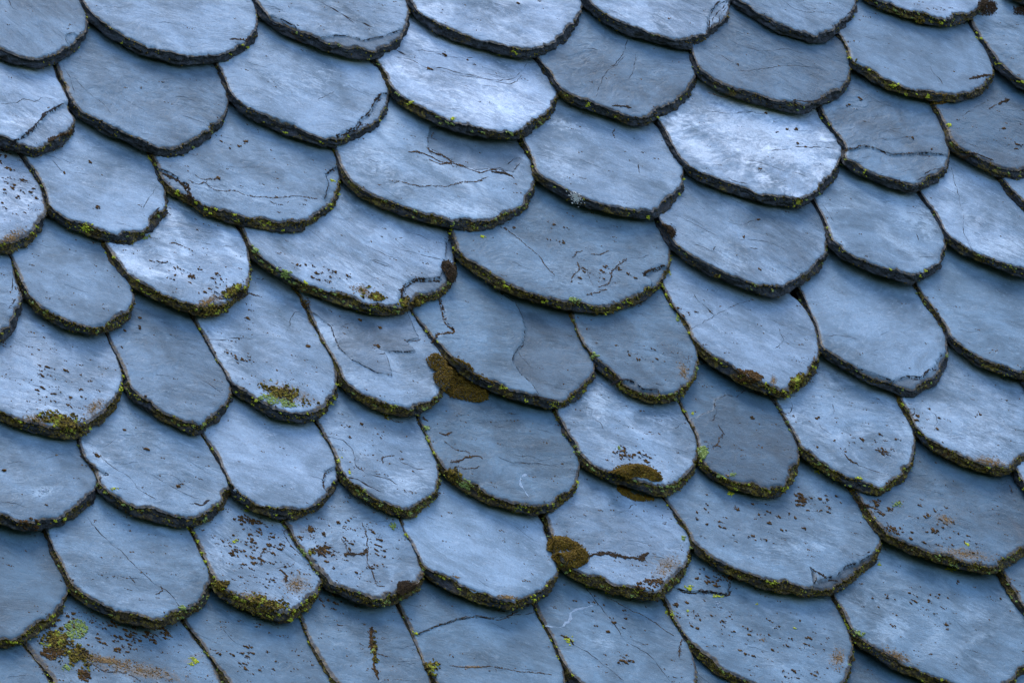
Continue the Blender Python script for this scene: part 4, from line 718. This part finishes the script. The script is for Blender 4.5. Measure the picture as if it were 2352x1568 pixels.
def build_slate(s):
    rng = np.random.default_rng(s.id*101+7)
    s.grain = float(rng.normal(0.12, 0.28)); s.relief = float(rng.uniform(0.55, 1.25))
    if s.id in (15, 23, 31, 24): s.relief = 1.35
    if s.id in (16, 27, 33, 41, 46, 56, 32, 52): s.relief = 0.5
    s.root = bpy.data.objects.new('roof_slate', None); COL.objects.link(s.root)
    s.root.empty_display_size = 0.03
    s.root.matrix_world = frame_matrix(ROOF0+EX*s.c[0]+ES*s.c[1]+EN*s.h)
    s.root['label'] = s.label; s.root['category'] = 'roof slate'; s.root['group'] = 'overlapping rounded slates of the roof'
    O, arc = s.O, s.arc; n = len(O); sd = s.id*7.3
    tan = np.roll(O, -1, 0)-np.roll(O, 1, 0)
    for _ in range(3): tan = (tan+np.roll(tan, 1, 0)+np.roll(tan, -1, 0))/3
    tan /= np.linalg.norm(tan, axis=1)[:, None]+1e-12
    nr = np.stack([tan[:, 1], -tan[:, 0]], 1)
    if np.dot(nr[0], O[0]-O.mean(0)) < 0: nr = -nr
    area = 0.5*np.sum(O[:, 0]*np.roll(O[:, 1], -1)-np.roll(O[:, 0], -1)*O[:, 1])
    nr = np.stack([tan[:, 1], -tan[:, 0]], 1)*(1 if area > 0 else -1)
    fr = arc/s.free_len                       # 0..1 along the free edge, >1 hidden
    bottom = np.clip(-nr[:, 1], 0, 1)
    # width of the dressed edge: bevel that varies, knocked off chips, finer nibbles
    nb = fbm(arc*34+sd, arc*0+sd, 21, 4)
    ins = 0.0012+0.0036*bottom*sstep(0.35, 0.72, nb)*1.4+0.0016*bottom
    for _ in range(rng.integers(2, 5)):
        a0 = rng.uniform(0.1, 0.95)*s.free_len; wd = rng.uniform(0.007, 0.02)
        ins = ins+np.clip(1-((arc-a0)/wd)**2, 0, 1)**0.6*rng.uniform(0.0015, 0.005)*np.clip(bottom+0.3, 0, 1)
    ins = ins+np.abs(fbm(arc*200, arc*0+sd, 31, 4)-0.5)*0.0070*(0.35+bottom)
    ins = np.where(fr > 1.02, 0.0012, ins)
    outj = (fbm(arc*90+sd, arc*0, 41, 4)-0.5)*0.0026*(fr < 1)
    Ob = O+nr*outj[:, None]
    F0 = Ob-nr*ins[:, None]
    # ---- face: rings that shrink to a spine in the middle of the slate
    C = np.array([F0[:, 0].mean(), F0[:, 1].mean()])
    ts = np.r_[0, 0.006, 0.014, 0.026, 0.045, np.linspace(0.07, 0.985, 40)]
    rings = [C+(F0-C)*(1-t) for t in ts]
    V2 = np.vstack(rings+[C[None]])
    ed = seg_dist(V2[:, 0], V2[:, 1], F0[::2])
    hz, lay = face_height(s, V2[:, 0], V2[:, 1])
    wear = sstep(0.004, 0.0, ed)
    rimn = fbm(V2[:, 0]*180, V2[:, 1]*180, 51, 3)
    hz = hz-wear*(0.0006+0.0016*rimn)
    nn = len(ts)
    i = np.arange(n); j = (i+1) % n
    F = []
    for r in range(nn-1):
        F.append(np.stack([r*n+i, r*n+j, (r+1)*n+j, (r+1)*n+i], 1))
    F = np.vstack(F)
    # the small hole in the middle closed by a fan of quads
    last = (nn-1)*n; m = n//2*2
    k = np.arange(0, m, 2)
    fan = np.stack([last+k, last+(k+1) % n, last+(k+2) % n, np.full(len(k), nn*n)], 1)
    F = np.vstack([F, fan])
    if area < 0: F = F[:, ::-1]
    V3 = np.c_[V2, hz]
    chalk = np.zeros(len(V2))
    for (Mx, a_) in s.chalks:
        d_ = (V2-Mx[0])@Mx[1]; chalk = np.maximum(chalk, a_*np.clip(1.35-np.sqrt((d_**2).sum(1))*0.8, 0, 1))
    stain = np.zeros(len(V2))
    for (Mx, a_) in s.patches:
        d_ = (V2-Mx[0])@Mx[1]; stain = np.maximum(stain, a_*np.clip(1.15-np.sqrt((d_**2).sum(1))*0.62, 0, 1))
    face = mesh_obj('slate_face', V3, F, M_SLATE, s.root, {'edge': ed, 'layer': lay, 'stain': stain, 'chalk': chalk})
    # ---- dressed edge
    J = 13; E = []
    rimz = hz[:n]
    for q in range(J):
        t = q/(J-1)
        tt = (math.floor(t*5)+float(sstep(0.55, 1.0, (t*5) % 1)))/5; prof = float(sstep(0, 0.72, 0.35*t+0.65*tt))*1.02
        und = sstep(0.62, 1.0, t)*0.0080
        st = np.floor(t*6)/6
        fl = (fbm(arc*75+sd+st*9, arc*0+st*31+sd, 61, 3)-0.5)*0.0085*math.sin(math.pi*min(1, t*1.05))**0.6
        fi = (fbm(arc*260+sd, arc*0+t*14, 71, 3)-0.5)*0.0032*math.sin(math.pi*t)**0.5 if 0 < t < 1 else 0
        off = ins*prof-und+(fl+fi)*np.where(fr < 1.02, 1, 0.2)
        z = rimz*(1-t)-T*t+(fbm(arc*90+sd, arc*0+t*5, 81, 2)-0.5)*0.0028*math.sin(math.pi*t)
        E.append(np.c_[F0+nr*off[:, None], z])
    EV = np.vstack(E); EF = []
    for r in range(J-1):
        EF.append(np.stack([(r+1)*n+i, (r+1)*n+j, r*n+j, r*n+i], 1))
    # underside
    bb = len(EV); EV = np.vstack([EV, np.array([[C[0], C[1], -T]])])
    k = np.arange(0, m, 2); l0 = (J-1)*n
    EF.append(np.stack([l0+(k+2) % n, l0+(k+1) % n, l0+k, np.full(len(k), bb)], 1))
    EF = np.vstack(EF)
    if area < 0: EF = EF[:, ::-1]
    edge = mesh_obj('dressed_edge', EV, EF, M_EDGE, s.root)
    for o in (face, edge):
        o['seed'] = float(s.id)*3.31; o['grain'] = s.grain; o['tone'] = 1.08*s.tone**2.0; o['bloom'] = s.bloom; o['dirt'] = s.dirt
        o['hue'] = s.hue; o['moss'] = s.moss; o['relief'] = s.relief
    # ---- moss grains along the edge
    G = np.stack(E, 0)                                  # J x n x 3
    cnt = int(2500*s.moss)
    ii = rng.integers(0, n, cnt); qq = np.clip(rng.normal(3.6, 2.6, cnt), 0, 9).astype(int)
    keep = (fr[ii] < 1.0) & (fbm(arc[ii]*26+sd, qq*0.35, 91, 3) > 0.58-0.17*s.moss) & (bottom[ii]+0.25 > rng.uniform(0, 1, cnt))
    ii, qq = ii[keep], qq[keep]
    if len(ii):
        P = G[qq, ii]+rng.normal(0, 0.0005, (len(ii), 3))
        W, FF = grains(rng, P, rng.uniform(0.0004, 0.0013, len(ii)), rng.uniform(0.5, 1.0, len(ii)))
        mesh_obj('edge_moss', W, FF, M_MOSS, s.root)
    # ---- pale lichen dots along the rim
    cnt = int(rng.integers(5, 12)*s.moss**1.4*8); A = []
    for _ in range(cnt):
        a = rng.integers(0, n)
        if fr[a] > 0.98: continue
        q = int(rng.integers(0, 7)); k = rng.integers(5, 20)
        A.append(G[q, a]+rng.normal(0, 0.0011, (k, 3))*np.array([1, 1, .35]))
    s.lich = A
    s.F0 = F0; s.G = G

for s in SLATES.values(): build_slate(s)

# ------------------------------------------------------------------ crusts, dots and cracks on the faces
KN = {'s': ('dry_moss', 'M_SPECK'), 'm': ('moss_patch', 'M_MOSS'), 't': ('tan_crust', 'M_RUST'), 'l': ('lichen', 'M_LICH'), 'g': ('pale_lichen', 'M_LICHG'), 'w': ('pale_mark', 'M_PALE'), 'r': ('tan_crust', 'M_RUST')}
bag = {}
rngp = np.random.default_rng(5)
def on_face(s, p, lift=0.0):
    hz, _ = face_height(s, p[:, 0], p[:, 1])
    dedge = seg_dist(p[:, 0], p[:, 1], s.F0[::2]); ins_ = inside(p[:, 0], p[:, 1], s.F0)
    z = np.where(ins_, hz, -np.clip(dedge*1.1, 0, T*0.8))
    return np.c_[p, z+lift]
for pi, (sid, tile, cx, cy, rx, ry, ang, n, kind) in enumerate(PA):
    s = SLATES[sid]; big = rx*ry > 900
    n = int(n*((3.4 if kind == 't' else 3.0) if big else 1.5))
    a = rngp.uniform(0, 6.283, n); r = (np.sqrt(rngp.uniform(0, 1, n)) if kind in 'sg' else np.abs(rngp.normal(0, 0.62, n))) if big else np.abs(rngp.normal(0, 0.5, n))
    x = r*np.cos(a)*rx; y = r*np.sin(a)*ry; c_, s_ = math.cos(R(ang)), math.sin(R(ang))
    px = cx+x*c_-y*s_; py = cy+x*s_+y*c_
    if big and kind != 's':
        k = fbm(px*0.02+pi, py*0.03, 15, 3)-0.5 > (r-0.95)*0.4
        px, py, r = px[k], py[k], r[k]
    elif big:
        # loose specks gather in little clusters along the grain
        m = max(4, n//6); ci = (m*rngp.uniform(0, 1, len(px))**1.6).astype(int); ci = np.minimum(ci, len(px)-1)
        dx_ = rngp.normal(0, 8.0, len(ci)); px = px[ci]+dx_; py = py[ci]+dx_*0.3+rngp.normal(0, 3.0, len(ci))
    if not len(px): continue
    p = local(s, tile, list(zip(px, py)))
    keep = inside(p[:, 0], p[:, 1], s.O); p = p[keep]
    if not len(p): continue
    P = on_face(s, p, 0.0002)
    rr = {'s': (0.0005, 0.0014), 'm': (0.0005, 0.0016), 't': (0.0003, 0.0008), 'l': (0.0006, 0.0012), 'g': (0.0006, 0.0013), 'w': (0.0005, 0.0010), 'r': (0.0004, 0.0009)}[kind]
    fl = {'s': (0.25, 0.6), 'm': (0.5, 1.1), 't': (0.15, 0.35), 'l': (0.2, 0.45), 'g': (0.3, 0.7), 'w': (0.04, 0.08), 'r': (0.3, 0.6)}[kind]
    W, FF = grains(rngp, P, rr[0]*0.6+(rr[1]*1.5-rr[0]*0.6)*rngp.uniform(0, 1, len(P))**3.0, rngp.uniform(*fl, len(P)))
    bag.setdefault((sid, 't' if kind == 'r' else kind), []).append((W, FF))
# loose specks strewn over every face, few on clean slates
for s in SLATES.values():
    n = int(20+s.dirt*210+(34 if s.moss > 0.7 else 0))
    lo, hi = s.trace.min(0)-s.c, s.trace.max(0)-s.c
    c0 = np.stack([rngp.uniform(lo[0], hi[0], n), rngp.uniform(lo[1], hi[1], n)], 1)
    c0 = np.repeat(c0, rngp.integers(1, 9, n), 0); c0 = c0+rngp.normal(0, 1, c0.shape)*np.array([0.0028, 0.0007])
    c0 = c0[inside(c0[:, 0], c0[:, 1], s.F0)]
    if len(c0):
        W, FF = grains(rngp, on_face(s, c0, 0.0), 0.0002+0.0011*rngp.uniform(0, 1, len(c0))**2.5, rngp.uniform(0.2, 0.45, len(c0)))
        bag.setdefault((s.id, 's'), []).append((W, FF))
    if s.lich:
        P = np.vstack(s.lich); W, FF = grains(rngp, P, rngp.uniform(0.0004, 0.0012, len(P)), rngp.uniform(0.3, 0.7, len(P)))
        bag.setdefault((s.id, 'g' if s.id % 2 else 'l'), []).append((W, FF))
def pour(parts):
    V, F, b = [], [], 0
    for W, FF in parts:
        V.append(W); F.append(FF+b); b += len(W)
    return np.vstack(V), np.vstack(F)
for (sid, kind), parts in bag.items():
    V, F = pour(parts); nm, mt = KN[kind]
    mesh_obj(nm, V, F, globals()[mt], SLATES[sid].root, smooth=kind != 'm')

rngc = np.random.default_rng(11)
cb = {}
for sid, tile, path, width, kind in CR:
    s = SLATES[sid]; p = catmull(local(s, tile, path), 0.0012) if len(path) > 2 else resample(local(s, tile, path), 0.0012)[0]
    p, arc = resample(p, 0.0011)
    if len(p) < 3: continue
    tan = np.gradient(p, axis=0); tan /= np.linalg.norm(tan, axis=1)[:, None]+1e-12; nr = np.stack([-tan[:, 1], tan[:, 0]], 1)
    sd = rngc.uniform(0, 99)
    p = p+nr*((fbm(arc*140+sd, arc*0, 3, 3)-0.5)*0.0035)[:, None]
    W_ = (width+0.15)*0.001*0.85
    wv = W_*(0.10+3.4*np.clip(fbm(arc*120+sd, arc*0+4, 8, 3)-0.22, 0, 1))
    taper = np.minimum(1, np.minimum(np.arange(len(p)), np.arange(len(p))[::-1])/4+0.15)
    wv = wv*taper
    if kind in 'hw':
        L_, C_, R_ = on_face(s, p-nr*wv[:, None]/2, 0.00006), on_face(s, p, 0.0), on_face(s, p+nr*wv[:, None]/2, 0.00006)
        if kind == 'w': C_[:, 2] += 0.00012
        else: C_[:, 2] += 0.00016
        V = np.stack([L_, C_, R_], 1).reshape(-1, 3); i = np.arange(len(p)-1)*3
        F = np.vstack([np.stack([i, i+3, i+4, i+1], 1), np.stack([i+1, i+4, i+5, i+2], 1)])[:, ::-1]
        cb.setdefault((sid, kind), []).append((V, F))
    else:
        dens = 3.6 if kind == 'm' else 3.0
        m = int(len(p)*dens*max(1, width/1.2)); ix = rngc.integers(0, len(p), m)
        q = p[ix]+nr[ix]*(rngc.normal(0, 0.5, m)*wv[ix])[:, None]
        rad = rngc.uniform(0.30, 0.62, m)*max(0.0011, min(0.0024, width*0.0010))
        P = on_face(s, q, 0.0001)
        W, FF = grains(rngc, P, rad, rngc.uniform(0.3, 0.7, m))
        cb.setdefault((sid, 's' if kind == 'r' else 'm'), []).append((W, FF))
        if kind == 'm' or width > 1.2:
            L_, C_, R_ = on_face(s, p-nr*wv[:, None]/2, 0.00006), on_face(s, p, 0.0002), on_face(s, p+nr*wv[:, None]/2, 0.00006)
            V = np.stack([L_, C_, R_], 1).reshape(-1, 3); i = np.arange(len(p)-1)*3
            F = np.vstack([np.stack([i, i+3, i+4, i+1], 1), np.stack([i+1, i+4, i+5, i+2], 1)])[:, ::-1]
            cb.setdefault((sid, 'h'), []).append((V, F))
# dark lips where a layer has split off
for sid, tile, poly, depth, shift in STEPS:
    s = SLATES[sid]; q = local(s, tile, poly+poly[:1]); q, _a = resample(q, 0.0011)
    ok = inside(q[:, 0], q[:, 1], s.F0) & (seg_dist(q[:, 0], q[:, 1], s.F0[::2]) > 0.002); st = None
    for i_ in range(len(q)+1):
        if i_ < len(q) and ok[i_]:
            if st is None: st = i_
        elif st is not None:
            if i_-st > 6:
                p = q[st:i_]; sd = rngc.uniform(0, 99); a_ = np.arange(len(p))*0.0011
                tn = np.gradient(p, axis=0); tn /= np.linalg.norm(tn, axis=1)[:, None]+1e-12; nn_ = np.stack([-tn[:, 1], tn[:, 0]], 1)
                p = p+nn_*((fbm(a_*150+sd, a_*0, 3, 3)-0.5)*0.003)[:, None]
                wv = np.clip(0.0012*(fbm(a_*90+sd, a_*0+2, 6, 3)-0.22)*1.9, 0.00012, 0.0016)
                L_, C_, R_ = on_face(s, p-nn_*wv[:, None]/2, 0.0001), on_face(s, p, 0.0002), on_face(s, p+nn_*wv[:, None]/2, 0.0001)
                V = np.stack([L_, C_, R_], 1).reshape(-1, 3); i = np.arange(len(p)-1)*3
                F = np.vstack([np.stack([i, i+3, i+4, i+1], 1), np.stack([i+1, i+4, i+5, i+2], 1)])[:, ::-1]
                cb.setdefault((sid, 'h'), []).append((V, F))
            st = None
# short hairlines opened along the grain
for s in SLATES.values():
    lo, hi = s.trace.min(0)-s.c, s.trace.max(0)-s.c
    for _ in range(int(1+6*s.relief)):
        c0 = rngc.uniform(lo, hi); L = rngc.uniform(0.006, 0.03); a = -s.grain+rngc.normal(0, 0.22)
        t_ = np.linspace(-0.5, 0.5, max(5, int(L/0.001))); sd = rngc.uniform(0, 99)
        p = c0+np.stack([np.cos(a)*t_*L, np.sin(a)*t_*L], 1)
        p[:, 1] += (fbm(t_*L*110+sd, t_*0, 5, 3)-0.5)*0.0045
        if not inside(p[:, 0], p[:, 1], s.F0).all(): continue
        wv = (0.00018+0.0005*vnoise(t_*9, t_*0+sd, 3))*np.sqrt(np.clip(1-(2*t_)**2, 0.02, 1))
        L_, C_, R_ = on_face(s, p-np.array([0, 1])*wv[:, None]/2, 0.00006), on_face(s, p, 0.00018), on_face(s, p+np.array([0, 1])*wv[:, None]/2, 0.00006)
        V = np.stack([L_, C_, R_], 1).reshape(-1, 3); i = np.arange(len(p)-1)*3
        F = np.vstack([np.stack([i, i+3, i+4, i+1], 1), np.stack([i+1, i+4, i+5, i+2], 1)])[:, ::-1]
        cb.setdefault((s.id, 'h'), []).append((V, F))
CN = {'h': ('crack', M_CRACK), 'w': ('pale_scratch', M_PALE), 's': ('rusty_crack', M_SPECK), 'm': ('mossy_crack', M_CUSHB)}
for (sid, kind), parts in cb.items():
    V, F = pour(parts); nm, mt = CN[kind]
    mesh_obj(nm, V, F, mt, SLATES[sid].root)

# bird dropping on the rim of one slate
s = SLATES[22]
a = rngp.uniform(0, 6.283, 260); r = np.sqrt(rngp.uniform(0, 1, 260))
r = np.abs(rngp.normal(0, 0.55, 260)); x = r*np.cos(a)*40; y = r*np.sin(a)*13; px = 1545+x*.86-y*.5; py = 1125+x*.5+y*.86
P = on_face(s, local(s, 'B', list(zip(px, py))), 0.0009)
W, FF = grains(rngp, P, rngp.uniform(0.0004, 0.0012, 260), rngp.uniform(0.3, 0.6, 260)); 
mesh_obj('bird_dropping', W, FF, M_WHITE, s.root)

# ------------------------------------------------------------------ moss cushions, each a thing lying on the slates
def surface(tile, x, y):
    best = None
    for s in SLATES.values():
        q = np.array([on_roof(tile, x, y, s.h)])-s.c
        if abs(q[0][0]) < 0.2 and abs(q[0][1]) < 0.3 and inside(q[:, 0], q[:, 1], s.O)[0]:
            if best is None or s.h > best[0]: best = (s.h, q[0]+s.c)
    return best
for ci, (tile, polys, n, hm, key, label, sid) in enumerate(CU):
    rng = np.random.default_rng(200+ci); poly = polys[0]
    lo, hi = np.min(poly, 0), np.max(poly, 0)
    n = int(n*2.6); m = n*3; px = rng.uniform(lo[0], hi[0], m); py = rng.uniform(lo[1], hi[1], m)
    ed = seg_dist(px, py, poly); k = inside(px, py, poly) | (ed < 9*rng.uniform(0, 1, m)**2); px, py, ed = px[k][:n], py[k][:n], ed[k][:n]
    s = SLATES[sid]; cxy = np.array([on_roof(tile, *np.mean(poly, 0), s.h)])[0]
    dome = np.sqrt(np.clip(ed/28, 0, 1)); lump = fbm(px*0.035+ci, py*0.035, 77, 3)
    # height of what it lies on, sampled on a coarse net
    cell = {}
    base = np.zeros(len(px)); XY = np.zeros((len(px), 2))
    for i in range(len(px)):
        kx, ky = int(px[i]//9), int(py[i]//9)
        if (kx, ky) not in cell:
            b = surface(tile, kx*9+4.5, ky*9+4.5); cell[(kx, ky)] = b[0] if b else s.h
        base[i] = cell[(kx, ky)]
        XY[i] = on_roof(tile, px[i], py[i], base[i])
    z = base-s.h+hm*0.001*dome*(0.4+1.3*lump)*rng.uniform(0.55, 1.0, len(px))+0.0009
    P = np.c_[XY-cxy, z]
    W, FF = grains(rng, P, rng.uniform(0.00035, 0.0010, len(px)), rng.uniform(0.6, 1.1, len(px)))
    o = mesh_obj('moss_cushion', W, FF, M_CUSH if key == 'g' else M_CUSHB, smooth=True)
    o.matrix_world = frame_matrix(ROOF0+EX*cxy[0]+ES*cxy[1]+EN*s.h)
    o['label'] = label; o['category'] = 'moss cushion'; o['group'] = 'moss cushions on the slates'
